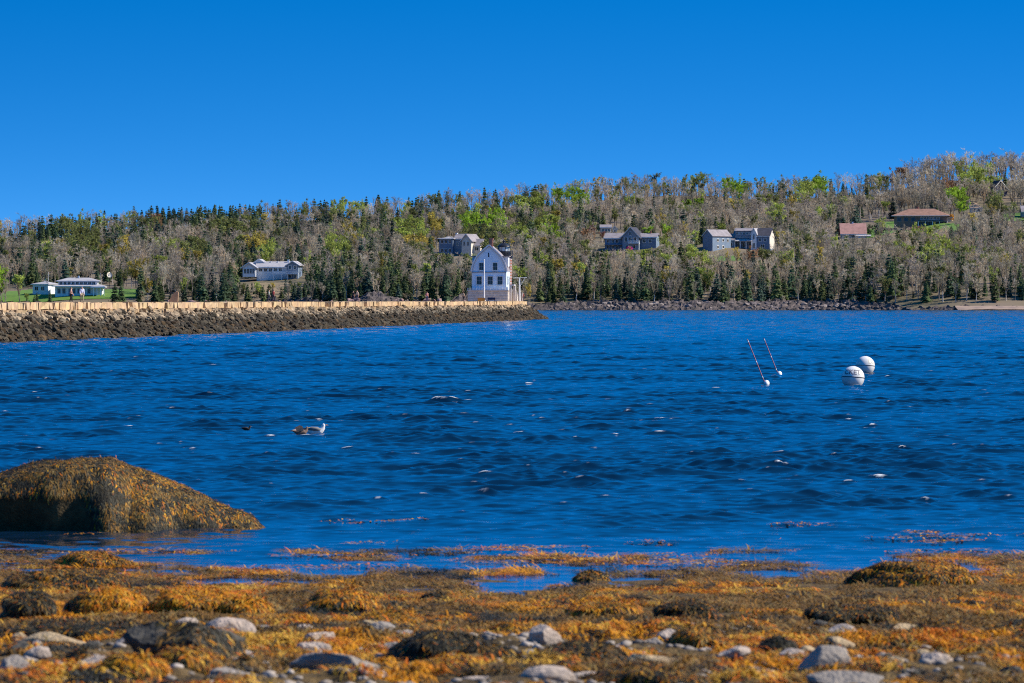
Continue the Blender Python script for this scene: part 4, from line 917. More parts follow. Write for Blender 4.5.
person('person in a pale hooded blue and white jacket with khaki trousers on the breakwater', 82, Yp(82), 1.82, R(20), (.62,.66,.85), (.38,.33,.22), (.6,.6,.62), .10, hat=(.75,.8,.85))
person('person in a maroon jacket and dark trousers walking with someone in grey', 273.5, Yp(273.5), 1.80, R(60), (.16,.02,.025), (.03,.03,.06), (.03,.02,.015), .2)
person('person in a grey green top beside the walker in the maroon jacket', 268.8, Yp(268.8), 1.72, R(80), (.30,.34,.28), (.04,.045,.08), (.2,.14,.07), .18)
person('person in a black jacket walking with someone in beige on the breakwater', 353.8, Yp(353.8), 1.75, R(-70), (.02,.02,.025), (.03,.035,.07), (.05,.03,.02), .2)
person('person in a beige jacket next to the walker in black on the breakwater', 357.4, Yp(357.4), 1.85, R(-60), (.55,.43,.33), (.06,.06,.10), (.04,.03,.02), .2)
person('person in a faded pink coat alone on the breakwater short of the lighthouse', 427, Yp(427), 1.80, R(10), (.50,.22,.20), (.05,.06,.14), (.04,.03,.02), .08)
person('person in tan clothes standing at the corner of the lighthouse base', 463.5, Yp(463.5), 1.75, R(150), (.55,.40,.25), (.04,.04,.05), (.03,.02,.02), .05)
person('person in a red jacket at the very end of the breakwater', 523.6, 1182, 1.85, R(-90), (.42,.10,.08), (.10,.08,.10), (.03,.02,.02), .05)
# ------------------------------------------------------------------ boulders along the far shore
FR = [np_mesh('boulder', v*np.array([1.2,1,.75]), [t], M['farrock']) for v, t in (rock_verts(80+i, 2, 8, .14) for i in range(8))]
SH = [(-5,115,'in front of the lawn'),(115,240,'on the shore past the lawn'),(240,310,'below the long white ranch house'),(310,430,'on the ledges behind the breakwater'),(430,545,'behind the lighthouse'),
      (545,600,'just past the breakwater tip'),(600,660,'below the tall gabled house'),(660,700,'short of the barn house'),(700,775,'below the barn shaped house'),(775,838,'below the bare woods'),(838,888,'below the rust roofed cottage'),(888,1030,'above the sandy beach')]
r = np.random.default_rng(44); nB = 0
for k in range(290):
    u = k/290.
    if k < 235:
        px_ = r.uniform(548, 862); row = r.random(); wid = np.interp(px_, [548, 560, 600, 860, 900], [.3, .8, 1, 1, .3])
    elif k < 262: px_ = r.uniform(862, 1020); row = r.uniform(.3, 1); wid = .6
    else: px_ = r.uniform(330, 470) if r.random() < .7 else r.uniform(160, 330); row = r.uniform(.6, 1); wid = 1.1
    X = (px_-512)*2270/F; Yb = float(shore_y(np.array([X]))[0]) - 5 + row*11; z = -.4 + row*3.2*wid
    if k >= 262: z += 1.0
    sz = r.uniform(.4, 1.15)*(1.3 if r.random() < .2 else 1)*(.85 if row < .3 else 1.05)
    if 862 < px_ and k < 262: Yb += 14; z = 2.3; sz *= .7
    o = link(bpy.data.objects.new('boulder', FR[r.integers(8)])); o.location = (X, Yb, z); o.scale = (sz*r.uniform(.9,1.6), sz, sz*r.uniform(.8,1.2)); o.rotation_euler = (r.uniform(-.3,.3), r.uniform(-.3,.3), r.uniform(0,6.28))
    where = next(c for a, b, c in SH if a <= px_ < b)
    if k >= 262: col_ = (1.15,.82,.78); cn = 'pinkish'
    elif row < .22: col_ = (.42,.36,.36); cn = 'dark wet'
    elif r.random() < .35: col_ = (.5,.47,.5); cn = 'mid grey'
    else: col_ = (.9,.84,.8); cn = 'pale grey'
    o.color = (*col_, 1); lab = f'{cn} boulder {where}, '+('at the waterline' if row < .22 else 'amid the bank' if row < .65 else 'atop the bank')
    tag(o, lab, 'boulder', lab)
# low granite ledge of solid rock under the boulders
xs = np.linspace(-330, 330, 1100); prof = [(q_, float(np.interp(q_, [-6.5,-5,-2.5,1,4,8,13], [-1.2,.2,.9,2.2,3.8,4.8,5.0]))) for q_ in np.linspace(-6.5, 13, 22)]
V = []
for j, (dy_, z_) in enumerate(prof):
    px_ = 512+F*xs/2275.; hgt = np.interp(px_, [-300,0,150,330,480,540,600,860,905,1400], [.3,.3,.5,1.0,1.1,.5,.72,.72,.25,.25])*np.where(px_ < 545, .25+1.5*vnoise(px_/34., px_*0, 23), 1)
    V.append(np.stack([xs+1.2*(vnoise(xs/1.7,xs*0+j*1.3,7)-.5), shore_y(xs)+dy_+3.0*(fbm(xs/7.,xs*0+j*.3,15)-.5), np.where(z_ > 0, z_*hgt, z_)+(2.6*np.abs(fbm(xs/2.6,xs*0+j*.55,19)-.5)*2-.6)*min(1, hgt.max())+.9*(vnoise(xs/1.1,xs*0+j*.9,29)-.5)], -1))
V = np.array(V); n0, n1 = V.shape[:2]; i0 = (np.arange(n0-1)[:, None]*n1+np.arange(n1-1)[None, :]).ravel()
tag(np_obj('shore', V.reshape(-1,3), [np.stack([i0,i0+1,i0+n1+1,i0+n1], -1)], mat('ledge_rock', (.15,.12,.11), .9, .4, .35, .8, col2=(.025,.025,.025))), kind='structure')

# ------------------------------------------------------------------ mooring buoys, pot buoys, birds
def wz(X, Y): return float(waves(np.array([[X]]), np.array([[Y]]), .3)[0][0, 0])
def text_on_sphere(txt, rad, lat, lon0, size, m, parent, name='lettering'):
    cu = bpy.data.curves.new(name, 'FONT'); cu.body = txt; cu.size = size; cu.align_x = 'CENTER'; cu.resolution_u = 3; cu.offset = size*.02
    to = bpy.data.objects.new(name, cu); COL.objects.link(to); dg = bpy.context.evaluated_depsgraph_get(); me = bpy.data.meshes.new_from_object(to.evaluated_get(dg)); bpy.data.objects.remove(to)
    bm = bmesh.new(); bm.from_mesh(me); bmesh.ops.triangulate(bm, faces=bm.faces); bmesh.ops.subdivide_edges(bm, edges=[e for e in bm.edges if e.calc_length() > size*.15], cuts=2)
    for v in bm.verts:
        la = lat+v.co.y/rad; lo = lon0+v.co.x/(rad*math.cos(lat)); q = rad*1.006; v.co = (q*math.cos(la)*math.sin(lo), -q*math.cos(la)*math.cos(lo), q*math.sin(la))
    bm.to_mesh(me); bm.free(); me.materials.clear(); me.materials.append(m); return link(bpy.data.objects.new(name, me), parent)
def ball(n=48, k=24, rad=1.0): return [(max(.001, rad*math.cos(R(-90+180*i/k))), rad*math.sin(R(-90+180*i/k))) for i in range(k+1)]
def mooring(label, px, pyc, dia, pyw, txt, tm, lon, tilt, yaw):
    Y = F*CAMZ/(pyw-HZ); rad = dia*Y/F/2; X = (px-512)*Y/F; z = CAMZ-(pyc-HZ)*Y/F
    o = empty('mooring_buoy', (X, Y, z), yaw); o.rotation_euler = (R(-4), R(tilt), yaw); tag(o, label, 'mooring buoy', 'white mooring buoys')
    for nme, rng_ in (('upper_shell', (12, 24)), ('lower_shell', (0, 12))):
        b = MB(); pr = ball(rad=rad)[rng_[0]:rng_[1]+1]; b.lathe([(a, c) for a, c in pr], 56); b.f = b.f[:-2]; b.build(nme, M['buoy'], o, True)
    s_ = MB(); n = 64; ri, ro, hh = rad*.97, rad*1.012, rad*.035; s_.lathe([(ri,-hh),(ro,-hh),(ro,hh),(ri,hh)], n); s_.f = s_.f[:-2]; s_.build('seam', M['seam'], o)
    text_on_sphere(txt, rad, R(13), R(lon), rad*.66, tm, o)
    e = MB(); e.tube([(math.cos(a)*rad*.09, 0, rad*1.0+math.sin(a)*rad*.09) for a in np.linspace(-.6, 3.74, 12)], rad*.022, 6); e.build('ring', M['black'], o)
    return o
mooring('nearer white ball buoy with grey block letters and a dark seam', 853, 377.6, 23, 386.0, 'CKET', M['letter'], -8, 3.5, 0)
mooring('white ball buoy with bleached yellowish marks, partly behind the lettered one', 865.2, 365.8, 19.4, 373.6, 'LO', M['faded'], 40, 3, 0)
def potbuoy(label, bx, by, tx, ty):
    Y = F*CAMZ/(by+1.5-HZ); s = Y/F; X = (bx-512)*s; z = wz(X, Y); top = ((tx-bx)*s, -.25, (by-ty)*s)
    o = empty('stick_buoy', (X, Y, z)); tag(o, label, 'stick buoy', 'leaning stick buoys'); d = Vector(top)
    b = MB(); b.tube([d*.04, d*.999], .023, 7); st = b.build('stick', M['pink'], o)
    wb = MB()
    for f in (.16, .5, .95): wb.tube([d*(f-.018), d*(f+.018)], .026, 7)
    wb.build('band', M['trim'], st)
    fl = MB().lathe([(.02,-.16),(.12,-.11),(.155,0),(.14,.09),(.06,.15),(.02,.16)], 16).build('float', M['white'], o, True); fl.rotation_euler = (R(-70), R(14), 0); fl.location = (.05, 0, .06); fl.scale = (.9, .9, 1.1)
potbuoy('nearer leaning red stick buoy with a white float at its foot', 765.5, 384, 747, 338.5)
potbuoy('farther leaning red stick buoy, its pale banded stick slightly shorter', 778.5, 373.5, 763.5, 336.5)
def bird(name, label, cat, px, py, L, heading, cols, wing=None, group=None):
    """a floating sea bird: one skinned body, bill, folded or lifted wings and tail as children"""
    Y = F*CAMZ/(py-HZ); X = (px-512)*Y/F; o = empty(name, (X, Y, max(wz(X, Y), -.02)+.01), heading); o.scale = (L/.55,)*3; tag(o, label, cat, group)
    V = [(0,-.02,.05),(0,.10,.06),(0,.21,.09),(0,.28,.11),(0,-.12,.07),(0,-.17,.12),(0,-.185,.175),(0,-.205,.215),(0,-.235,.218)]
    E = [(0,1),(1,2),(2,3),(0,4),(4,5),(5,6),(6,7),(7,8)]; RR = [.098,.085,.045,.018,.09,.066,.052,.052,.028]
    body = skin(V, E, RR, 'body', pm(cols[0]), o, 2)
    MB().tube([(0,-.255,.215),(0,-.31,.205)], [.014,.004], 6).build('bill', pm((.65,.38,.06)), o)
    MB().prism([(-.035,.25),(.035,.25),(.05,.36),(-.05,.36)], 'z', .10, .118).build('tail', pm(cols[2]), o)
    for sgn in (1,-1):
        b = MB()
        if wing and sgn == wing[0]:
            pts = [(.06*sgn,-.08,.12),(.20*sgn,-.02,.26),(.36*sgn,.10,.30),(.58*sgn,.30,.22),(.30*sgn,.22,.20),(.10*sgn,.16,.12)]
            for a, c, d in ((0,1,5),(1,4,5),(1,2,4),(2,3,4)): b.poly([pts[a], pts[c], pts[d]])
            b.f += [tuple(reversed([i+len(b.v) for i in q])) for q in b.f]; b.v += [(x, y, z-.018) for x, y, z in b.v]
        else:
            b.tube([(.055*sgn,-.13,.10),(.085*sgn,-.03,.115),(.075*sgn,.10,.125),(.035*sgn,.24,.125),(.01*sgn,.33,.12)], [.03,.05,.045,.024,.006], 8)
        b.build('wing', pm(cols[1]), o, True)
    for sgn in (1,-1): MB().lathe([(.001,-.008),(.008,0),(.001,.008)], 6).build('eye', M['black'], o).location = (.04*sgn, -.225, .232)
    return o
bird('gull', 'white breasted gull with head up and dark back, facing away from the big weedy rock', 'gull', 315.5, 433.4, .68, R(86), ((.85,.83,.78), (.20,.19,.18), (.03,.03,.03)))
bird('gull', 'mottled brown gull stretching one wing, close behind the white breasted gull', 'gull', 301, 434.4, .50, R(100), ((.22,.15,.11), (.55,.38,.28), (.05,.04,.03)), wing=(-1,))
bird('diving_bird', 'small dark diving bird alone on the water short of the two gulls', 'diving bird', 246.5, 430.6, .30, R(80), ((.035,.03,.025), (.05,.04,.03), (.03,.025,.02)))

# ------------------------------------------------------------------ the weedy beach
def beach_z(X, Y):
    base = np.interp(Y, [-10, 30, 46, 60, 68, 74, 80, 86, 92, 100, 112, 130], [2.5, 1.35, .80, .36, .16, .055, -.005, -.055, -.16, -.45, -1.1, -2.6])
    a = np.interp(Y, [40, 58, 70, 82, 95], [.24, .19, .11, .06, .05])
    return base + a*(fbm(X/1.7, Y/3.0, 61, 4)-.5)*2*.8 + a*.55*(fbm(X/.4, Y/.6, 71, 3)-.5)*2
def grid_mesh(name, x0, x1, y0, y1, nx, ny, fz, m):
    X, Y = np.meshgrid(np.linspace(x0, x1, nx), np.linspace(y0, y1, ny)); Z = fz(X, Y); n0, n1 = X.shape; i0 = (np.arange(n0-1)[:, None]*n1+np.arange(n1-1)[None, :]).ravel()
    return np_obj(name, np.stack([X, Y, Z], -1), [np.stack([i0,i0+1,i0+n1+1,i0+n1], -1)], m, smooth=True)
mb_ = mat('beach_ground', (.19,.125,.05), .8, .4, 5, .9, col2=(.05,.036,.018), bscale=30, spec=.1)
tag(grid_mesh('beach', -11, 11, 40, 104, 300, 620, beach_z, mb_), kind='structure')
tag(grid_mesh('ground', -60, 60, -30, 40.2, 40, 40, lambda X, Y: beach_z(X, Y)-.02, mb_), kind='structure')
for sgn in (-1, 1): tag(grid_mesh('ground', *sorted((sgn*10.9, sgn*70)), 40, 104, 40, 60, lambda X, Y: beach_z(X, Y)-.03, mb_), kind='structure')
def beach_hit(px, py):
    ys = np.linspace(44, 98, 1500); b = np.interp(ys, [-10, 30, 46, 60, 68, 74, 80, 86, 92, 100], [2.5, 1.35, .80, .36, .16, .055, -.005, -.055, -.16, -.45]); zy = HZ+F*(CAMZ-np.maximum(b, 0))/ys
    Y = float(ys[np.argmax(zy <= py)]) if np.any(zy <= py) else 98.; return (px-512)*Y/F, Y, max(0., float(np.interp(Y, ys, b)))
GOLD = np.array([(.70,.28,.012),(.76,.35,.016),(.62,.21,.012),(.66,.17,.015),(.70,.40,.05)]); BROWN = np.array([(.27,.14,.028),(.34,.17,.035),(.19,.105,.028),(.30,.21,.07)]); DARK = np.array([(.035,.033,.022),(.055,.05,.032),(.08,.075,.05),(.025,.022,.016)])
PAL = np.concatenate([GOLD, BROWN, DARK])
def fronds(P, D, Nn, L, W, arch, droop, col, rng):
    n = len(P); D = D/np.linalg.norm(D, axis=1)[:, None]; Sd = np.cross(Nn, D); Sd /= np.linalg.norm(Sd, axis=1)[:, None]+1e-9; V = []
    for s, wf in ((0,.75),(.33,1.0),(.67,.85),(1,.15)):
        c = P + D*(L*s)[:, None] + Nn*(arch*math.sin(math.pi*(.12+.8*s)))[:, None] - np.array([0,0,1.])*(droop*s*s)[:, None] + Sd*(rng.normal(0, .10, n)*L*s)[:, None]
        V += [c-Sd*(W*wf)[:, None], c+Sd*(W*wf)[:, None]]
    V = np.stack(V, 1).reshape(-1, 3); b = np.arange(n)[:, None]*8; Q = np.concatenate([b+np.array([[2*k, 2*k+1, 2*k+3, 2*k+2]]) for k in range(3)])
    return V, Q, np.repeat(col, 8, 0)
def weed_cols(sel_g, sel_d, n, rng, u=None, pick=None):
    """golden, brown or blackish per frond from two shares"""
    u = rng.random(n) if u is None else u; gi = rng.integers(0, 5, n) if pick is None else np.clip((pick*5).astype(int), 0, 4); c = np.where((u < sel_g)[:, None], GOLD[gi], np.where((u > 1-sel_d)[:, None], DARK[rng.integers(0, 4, n)], BROWN[rng.integers(0, 4, n)]))
    return c*rng.uniform(.6, 1.15, (n, 1))
rg = np.random.default_rng(5)
n = 430000; Yf = 45+rg.random(n)**.92*46; Xf = rg.uniform(-1, 1, n)*(.094*Yf+1.1); Zf = beach_z(Xf, Yf)
den = fbm(Xf/1.3, Yf/2.6, 91, 3); gold = np.clip((fbm(Xf/1.3+3, Yf/3.0, 95, 3)-.40)*5, 0, 1); dark = np.clip((fbm(Xf/1.1+7, Yf/2.2, 99, 4)-np.interp(Yf, [46, 60, 80], [.47, .52, .56]))*5, 0, 1)
gap = np.interp(Yf, [45, 56, 64, 78, 84, 91], [.53, .45, .32, .44, .57, .68]); ok = den > gap - .06*rg.random(n)
Xf, Yf, Zf, gold, dark = (a[ok] for a in (Xf, Yf, Zf, gold, dark)); n = len(Xf)
Zf = np.maximum(Zf, np.where(Yf > 74, .006, -9)); a = 12*fbm(Xf/.6, Yf/.9, 311, 2)+rg.normal(0, .55, n); D = np.stack([np.cos(a), np.sin(a)*.8-.25, rg.normal(0, .12, n)], -1); Nn = np.tile([[0, 0, 1.]], (n, 1))
flat = np.interp(Yf, [60, 78, 86], [1, .55, .25])
V, Q, C = fronds(np.stack([Xf, Yf, Zf], -1), D, Nn, rg.uniform(.10, .28, n), rg.uniform(.004, .010, n), rg.uniform(.02, .085, n)*flat, rg.uniform(.0, .05, n)*flat, weed_cols(gold*.70, .12+dark*.85, n, rg, np.clip(.5+(fbm(Xf/.30, Yf/.55, 301, 3)-.5)*3.0, 0, 1)*.68+rg.random(n)*.32, np.clip(.5+(fbm(Xf/.45+9, Yf/.8, 305, 2)-.5)*2.2+rg.normal(0, .1, n), 0, .999)), rg)
tag(np_obj('rockweed', V, [Q], M['weed'], cols=C), 'mats of golden and brown rockweed spread over the beach', 'seaweed', kind='stuff')
# loose weed afloat just off the beach
n = 26000; Yf = rg.uniform(82, 103, n); Xf = rg.uniform(-1, 1, n)*(.094*Yf+1); den = fbm(Xf/2.4, Yf/1.7, 131, 4); ok = den > np.interp(Yf, [82, 90, 96, 103], [.55, .63, .70, .74]); Xf, Yf = Xf[ok], Yf[ok]; n = len(Xf)
Zf = waves(Xf[:, None], Yf[:, None], .1)[0][:, 0]+.012; a = rg.uniform(0, 6.28, n); V, Q, C = fronds(np.stack([Xf, Yf, Zf], -1), np.stack([np.cos(a), np.sin(a), a*0], -1), np.tile([[0,0,1.]], (n,1)), rg.uniform(.1,.28,n), rg.uniform(.008,.02,n), rg.uniform(.004,.03,n), np.zeros(n), weed_cols(.55, .12, n, rg), rg)
tag(np_obj('floating_seaweed', V, [Q], M['weed'], cols=C), 'loose golden weed drifting in the shallows off the beach', 'seaweed', kind='stuff')

def sample_surface(V, T, n, rng, up=-.3):
    a, b, c = V[T[:,0]], V[T[:,1]], V[T[:,2]]; N = np.cross(b-a, c-a); A = np.linalg.norm(N, axis=1); N = N/(A[:, None]+1e-12); wgt = A*(N[:, 2] > up); k = rng.choice(len(T), n, p=wgt/wgt.sum())
    u = rng.random((n, 2)); f = u.sum(1) > 1; u[f] = 1-u[f]; return a[k]+(b[k]-a[k])*u[:, :1]+(c[k]-a[k])*u[:, 1:], N[k]
def weed_cover(V, T, n, rng, name, parent, g, d, L=(.12,.34), W=(.008,.02), up=-.25, mask=None, cols=None, arch=(.008,.04)):
    P, N = sample_surface(V, T, n, rng, up)
    if mask is not None: k = mask(P); P, N = P[k], N[k]
    n = len(P); down = np.array([0,0,-1.])-N*(-N[:, 2:3]); D = down+rng.normal(0, .35, (n, 3)); D -= N*(D*N).sum(1)[:, None]*.85
    gg = g(P) if callable(g) else np.full(n, g); dd = d(P) if callable(d) else np.full(n, d)
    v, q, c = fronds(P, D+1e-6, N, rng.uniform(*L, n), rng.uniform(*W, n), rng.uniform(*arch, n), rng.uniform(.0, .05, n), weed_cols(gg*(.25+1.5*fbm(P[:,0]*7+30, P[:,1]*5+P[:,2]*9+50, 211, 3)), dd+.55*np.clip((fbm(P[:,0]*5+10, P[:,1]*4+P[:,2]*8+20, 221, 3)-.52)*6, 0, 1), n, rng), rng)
    return np_obj(name, v, [q], M['weed'], cols=c, parent=parent)
# the big weed-hung rock standing in the water
BY, BS = 98.5, 98.5/F
prf = np.array([(-190,0),(-160,16),(-110,38),(-50,52),(0,58),(35,69),(70,73.5),(105,71),(140,60),(170,49),(200,36),(230,23),(255,12),(272,5),(286,0)], float)
nx, ny = 230, 130
pxs = np.linspace(-190, 286, nx); yn = np.linspace(-1, 1, ny); PX, YN = np.meshgrid(pxs, yn)
H = np.interp(PX, prf[:,0], prf[:,1])*BS; halfd = np.interp(pxs, [-190,-60,60,160,286], [.5,1.5,1.6,1.3,.35])[None, :]
pe = np.interp(PX, [-190, 20, 85, 130, 262], [7, 7, 5, 2.2, 1.9]); qe = np.interp(PX, [20, 130], [1.6, 1.25])
g_ = np.maximum(0, 1-np.abs(YN)**pe)**(1/qe)
Xr = (PX-512)*BS; Yr = BY+1.1+YN*halfd
Zr = (H+.12*(fbm(Xr/.7, Yr/.7, 141, 4)-.5)*np.clip(H*3, 0, 1))*g_+.10*(fbm(Xr/.25, Yr/.25, 151, 3)-.5)*g_-.30*(1-np.clip(H*4, 0, 1)*g_)-.05
sx_ = np.where(YN < 0, .14*np.sin(Xr*3.1)+.1*np.sin(Xr*7.3), 0)*(1-np.abs(g_))
under = np.clip((110-PX)/95., 0, 1)*np.clip(1-(Zr+.1)/.75, 0, 1)*(YN < -.05)
Yr = Yr+sx_+under*.75
rx, ry = float((70-512)*BS), BY+1
Vr = np.stack([Xr-rx, Yr-ry, Zr], -1).reshape(-1, 3); i0 = (np.arange(ny-1)[:, None]*nx+np.arange(nx-1)[None, :]).ravel(); Qr = np.stack([i0,i0+1,i0+nx+1,i0+nx], -1); Tr = np.vstack([Qr[:, :3], Qr[:, [0,2,3]]])
br_ = np_obj('boulder', Vr, [Qr], M['weedrock'], smooth=True); br_.location = (rx, ry, 0); tag(br_, 'huge humped boulder hung with brown weed standing in the shallow water', 'boulder')
weed_cover(Vr, Tr, 62000, rg, 'rockweed', br_, lambda P: np.clip((fbm((P[:,0]+20)/.55, P[:,2]/.35+9+P[:,1]/.5, 161, 3)-.53)*3.2, .02, .20), lambda P: np.clip((fbm((P[:,0]+20)/.45, P[:,2]/.4+5+P[:,1]/.6, 171, 3)-.42)*4, .30, .90), L=(.05,.13), W=(.004,.009), up=.02, arch=(.003,.014))

# ------------------------------------------------------------------ stones and weedy mounds of the beach
def stone(label, px, py, w_, h_, m, seed, cuts=8, rough=.13, depth=1.0, lean=0.0, name='boulder', yaw=None, sink=.22, group=None, cat=None, name_cut=True):
    X, Y, Z = beach_hit(px, py); s = Y/F; W, H_ = w_*s, h_*s; V, T = rock_verts(seed, 5 if w_ > 60 and name_cut else 4, cuts, rough, dmin=.42 if name_cut else .55)
    a = random.Random(seed).uniform(0, 6.28) if yaw is None else yaw; ca, sa = math.cos(a), math.sin(a); V = np.stack([V[:,0]*ca-V[:,1]*sa, V[:,0]*sa+V[:,1]*ca, V[:,2]], -1)
    V -= (V.max(0)+V.min(0))/2; V /= (V.max(0)-V.min(0))/2; hh = H_/(1-sink)
    V = V*np.array([W/2, max(W, H_)*.5*depth, hh/2]); V[:, 2] += hh/2-sink*hh; V[:, 0] += V[:, 2]*lean
    o = np_obj(name, V, [T], M[m], smooth=True); o.location = (X, Y+W*.25*depth, float(beach_z(np.array([X]), np.array([Y+W*.25*depth]))[0])*.5+Z*.5); tag(o, label, cat or ('boulder' if w_ > 30 else 'stone'), group)
    return o, V, T
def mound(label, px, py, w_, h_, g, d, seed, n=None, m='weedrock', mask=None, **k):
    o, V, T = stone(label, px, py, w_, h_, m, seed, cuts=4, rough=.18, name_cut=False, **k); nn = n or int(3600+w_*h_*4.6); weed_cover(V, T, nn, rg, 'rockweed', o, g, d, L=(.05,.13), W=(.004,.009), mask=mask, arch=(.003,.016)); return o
mound('low golden brown weedy rock at the water edge below the huge boulder', 92, 567, 78, 15, .45, .15, 401)
mound('wide weedy rock alone at the water edge, golden with dark ends', 913, 588, 132, 24, lambda P: np.clip(.35+P[:,0]*.22, .1, .7), lambda P: np.clip(.35-P[:,0]*.3, .1, .8), 402)
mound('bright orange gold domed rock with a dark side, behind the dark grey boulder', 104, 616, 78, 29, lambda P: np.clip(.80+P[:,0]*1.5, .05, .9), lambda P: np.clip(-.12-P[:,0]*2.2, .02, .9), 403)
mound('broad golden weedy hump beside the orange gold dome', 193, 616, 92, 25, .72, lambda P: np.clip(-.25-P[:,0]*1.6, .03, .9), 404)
mound('small golden hump sloping to the pink edged boulder', 246, 618, 48, 20, .8, .05, 405)
mound('blackish weed draped mound with drooping fronds left of the orange dome'.replace(' left of', ' before'), 26, 622, 52, 30, .04, .75, 406)
mound('long flat olive grey weed bank behind the orange dome', 62, 590, 125, 20, .16, .40, 407)
mound('ragged orange and black weedy ridge mid beach', 338, 612, 80, 21, .62, .26, 408)
mound('low orange brown weed hump beyond the ragged ridge', 392, 622, 62, 14, .62, .12, 409)
mound('small black tuft of a weedy rock amid flat gold weed', 436, 603, 26, 7, .02, .9, 410)
mound('tiny dark weedy rock at the water edge mid beach', 592, 581, 32, 9, .15, .5, 411)
mound('rust orange weed hump behind the round pinkish stone', 605, 616, 74, 13, .62, .18, 412)
mound('dark olive weedy mound above the reddish weed rock', 686, 621, 58, 20, .08, .7, 413)
mound('brown and dark weed rock close behind the pale slabs', 702, 650, 60, 22, .28, .3, 414)
mound('wide dark grey weed mound below the open pool', 852, 626, 88, 20, .06, .66, 415)
mound('bushy black green weed mound in the middle of the beach', 440, 658, 96, 27, .02, .86, 416)
mound('low black green weed tail trailing from the bushy mound', 488, 663, 60, 16, .05, .75, 417)
mound('long dark brown weed mound beside the round pinkish stone', 582, 666, 92, 24, .08, .68, 418)
mound('large olive weed covered rock cut by the frame edge', 645, 688, 128, 20, .16, .42, 419)
mound('orange weed hump below the bushy black green mound', 450, 680, 78, 20, .7, .15, 420)
mound('golden weed hump at the frame edge below the dark grey boulder', 133, 688, 62, 24, .78, .1, 421)
mound('rusty brown weed hump against the dark grey boulder foot', 182, 684, 60, 27, .45, .15, 422)
mound('small black weed rock by the tan sloping stone', 80, 660, 28, 13, .05, .8, 423)
mound('jet black weed clump just above the pale leaning slabs', 778, 653, 28, 16, .01, .97, 424)
mound('dark brown weed mound near the small pale stone', 945, 641, 66, 19, .2, .5, 425)
mound('grey dark weed flat behind the tan stone', 80, 640, 150, 18, .06, .6, 426)
mound('olive weed mound cut by the frame edge past the small pale stone', 1010, 640, 50, 14, .25, .5, 427)
mound('golden weed hump under the small pale stone', 900, 648, 70, 12, .6, .2, 428)
mound('dull gold weed spread between the dark boulder and pale boulder', 290, 664, 60, 14, .55, .2, 429)
mound('ochre weed hump beyond the black clump', 742, 632, 66, 13, .6, .12, 430)
mound('rusty weed hump behind the small round pale stone', 520, 632, 60, 12, .6, .16, 431)
# bare stones
bo_, bv_, bt_ = stone('big dark grey boulder with a shadowed face, in front of the golden humps', 182, 664, 124, 45, 'rockdark', 502, 10, .16, .75, sink=.12)
weed_cover(bv_, bt_, 2600, rg, 'rockweed', bo_, .02, .7, L=(.06,.16), W=(.004,.009), up=-.1, mask=lambda P: fbm(P[:,0]*3+9, P[:,2]*4+P[:,1]*2+9, 251, 3) > .5, arch=(.003,.014))
stone('pale pink edged boulder behind the big dark grey boulder', 228, 641, 56, 23, 'rockpale', 503, 7, .10, .8)
stone('long pale grey stone under the pink edged boulder', 236, 664, 52, 13, 'rockpale', 504)
stone('tan yellow sloping stone among grey weed', 54, 646, 68, 17, 'rocktan', 505, 7, .12, .8)
stone('dark two toned stone with a pale edge at the frame corner', 14, 674, 38, 20, 'rockgrey', 506)
stone('pinkish pale stone beside the golden hump at the frame edge', 96, 678, 44, 18, 'rockpale', 507)
stone('small mauve grey stone near the tan sloping stone', 62, 672, 20, 13, 'rockgrey', 508)
stone('flat pale greenish stone at the frame edge below the long pale stone', 238, 688, 62, 16, 'rockgrey', 509)
stone('pale grey boulder with a deep dark hollow side', 334, 676, 92, 28, 'rockgrey', 511, 9, .10, .9, yaw=1.0)
stone('flat cream topped stone below the hollow sided boulder', 362, 686, 52, 12, 'rockpale', 512)
stone('round pinkish stone with a dark foot standing in gold weed', 545, 649, 33, 22, 'rockpale', 513, 6, .10)
stone('pale flat stone at the end of the black weed tail', 496, 661, 34, 14, 'rockpale', 514)
stone('small round pale stone alone in gold weed', 490, 643, 18, 9, 'rockpale', 515)
stone('pinkish grey rounded stone cut by the frame edge', 548, 690, 58, 19, 'rockpale', 516)
stone('long tan flat stone beside the large olive weedy rock', 656, 670, 68, 14, 'rocktan', 517)
stone('thin pale slab tucked under the dark brown weed mound', 600, 682, 56, 9, 'rockpale', 518)
stone('speckled pale stone with a black shaded side', 734, 661, 34, 18, 'rockpale', 519, 9, .14)
stone('flat pale slab with a shadowed edge, upper of the leaning group', 800, 665, 44, 13, 'rockpale', 520, 6, .06)
stone('leaning triangular slab with a dark face and sunlit ridge', 824, 680, 54, 30, 'rockgrey', 521, 6, .06, .8, lean=.25)
stone('long grey slab at the frame edge under the leaning slab', 846, 690, 78, 16, 'rockgrey', 522, 6, .07)
stone('small pale stone alone among brown weed', 938, 674, 36, 17, 'rockpale', 523, 7, .10)
stone('small pale chip beside the speckled stone', 752, 674, 20, 8, 'rockpale', 524)
stone('grey stone cut by the frame corner past the small pale stone', 1012, 688, 46, 14, 'rockgrey', 525)
stone('low grey stone between the pale boulder and the bushy mound', 398, 652, 40, 9, 'rockgrey', 526)
stone('small buff stone under the orange weed hump', 478, 688, 40, 10, 'rockpale', 527)
stone('little grey stone by the tan flat stone', 700, 682, 26, 9, 'rockgrey', 528)
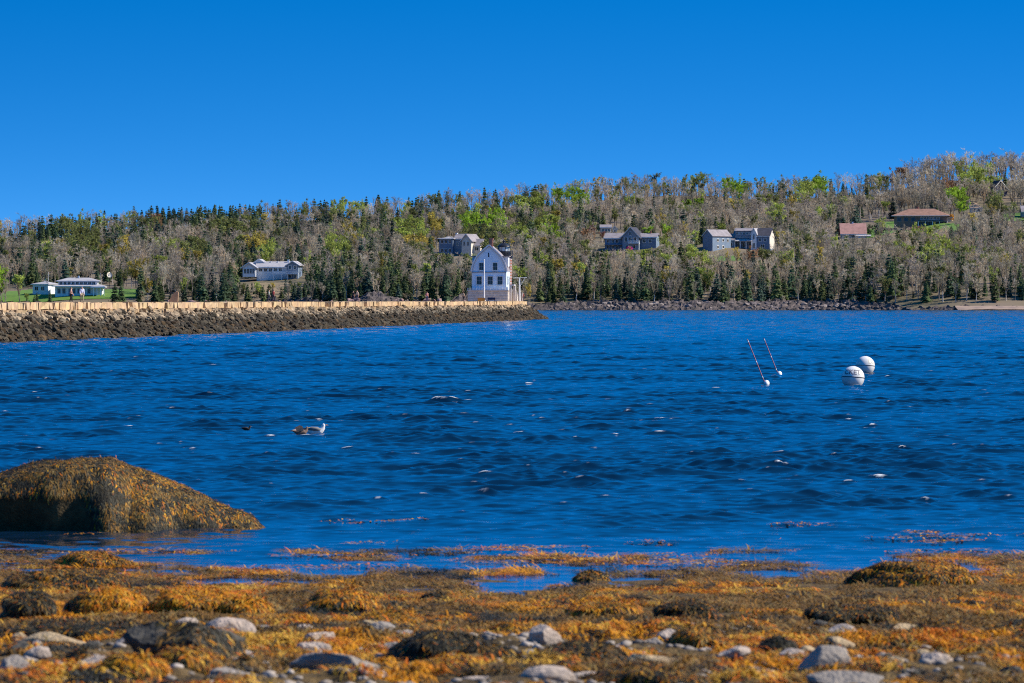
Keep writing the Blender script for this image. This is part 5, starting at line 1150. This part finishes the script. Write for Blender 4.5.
stone('pale wet stone near the jet black weed clump', 764, 682, 30, 9, 'rockpale', 529)
# more half buried stones strewn over the lower beach
sr = random.Random(88); SPOTS = [(p.location.x, p.location.y) for p in bpy.data.objects if p.name.split('.')[0] in ('boulder', 'stone') and p.location.y < 97]
for k in range(85):
    for _ in range(40):
        qx = sr.uniform(4, 1020); qy = sr.uniform(632, 682); X, Y, Z = beach_hit(qx, qy)
        if all(abs(a-X) > .22 or abs(b-Y) > .7 for a, b in SPOTS): break
    else: continue
    SPOTS.append((X, Y)); m_, cn = sr.choice([('rockgrey', 'grey'), ('rockpale', 'pale'), ('rockdark', 'dark'), ('rocktan', 'tan'), ('rockpale', 'pale')]); w_ = sr.uniform(10, 32)
    band = 'low on the stony beach' if qy > 658 else 'amid the gold weed'
    lab = f'small {cn} stone half buried in weed, {band}'; stone(lab, qx, qy, w_, w_*sr.uniform(.32, .5), m_, 600+k, group=lab, name='stone', cat='stone', sink=.3)
# gravel in the gaps
n = 6000; Yg = 45+rg.random(n)**1.3*20; Xg = rg.uniform(-1, 1, n)*(.094*Yg+.8); Zg = beach_z(Xg, Yg); ok = fbm(Xg/1.2, Yg/2, 181, 3) > .46; V_, T_, C_, off = [], [], [], 0
gv = [rock_verts(900+i, 1, 5, .1) for i in range(6)]
for x, y, z in zip(Xg[ok], Yg[ok], Zg[ok]):
    v, t = gv[rg.integers(6)]; s = rg.uniform(.015, .07); a = rg.uniform(0, 6.28); v = v*s*np.array([1.3,.9,.6]); v = np.stack([v[:,0]*math.cos(a)-v[:,1]*math.sin(a)+x, v[:,0]*math.sin(a)+v[:,1]*math.cos(a)+y, v[:,2]+z+.01], -1)
    V_.append(v); T_.append(t+off); off += len(v); C_.append(np.repeat((np.array([.42,.36,.30])*rg.uniform(.35,1.25))[None], len(v), 0))
tag(np_obj('gravel', np.vstack(V_), [np.vstack(T_)], M['rubble'], cols=np.vstack(C_), smooth=True), 'pale and grey pebbles lying between weed and boulders', 'gravel', kind='stuff')
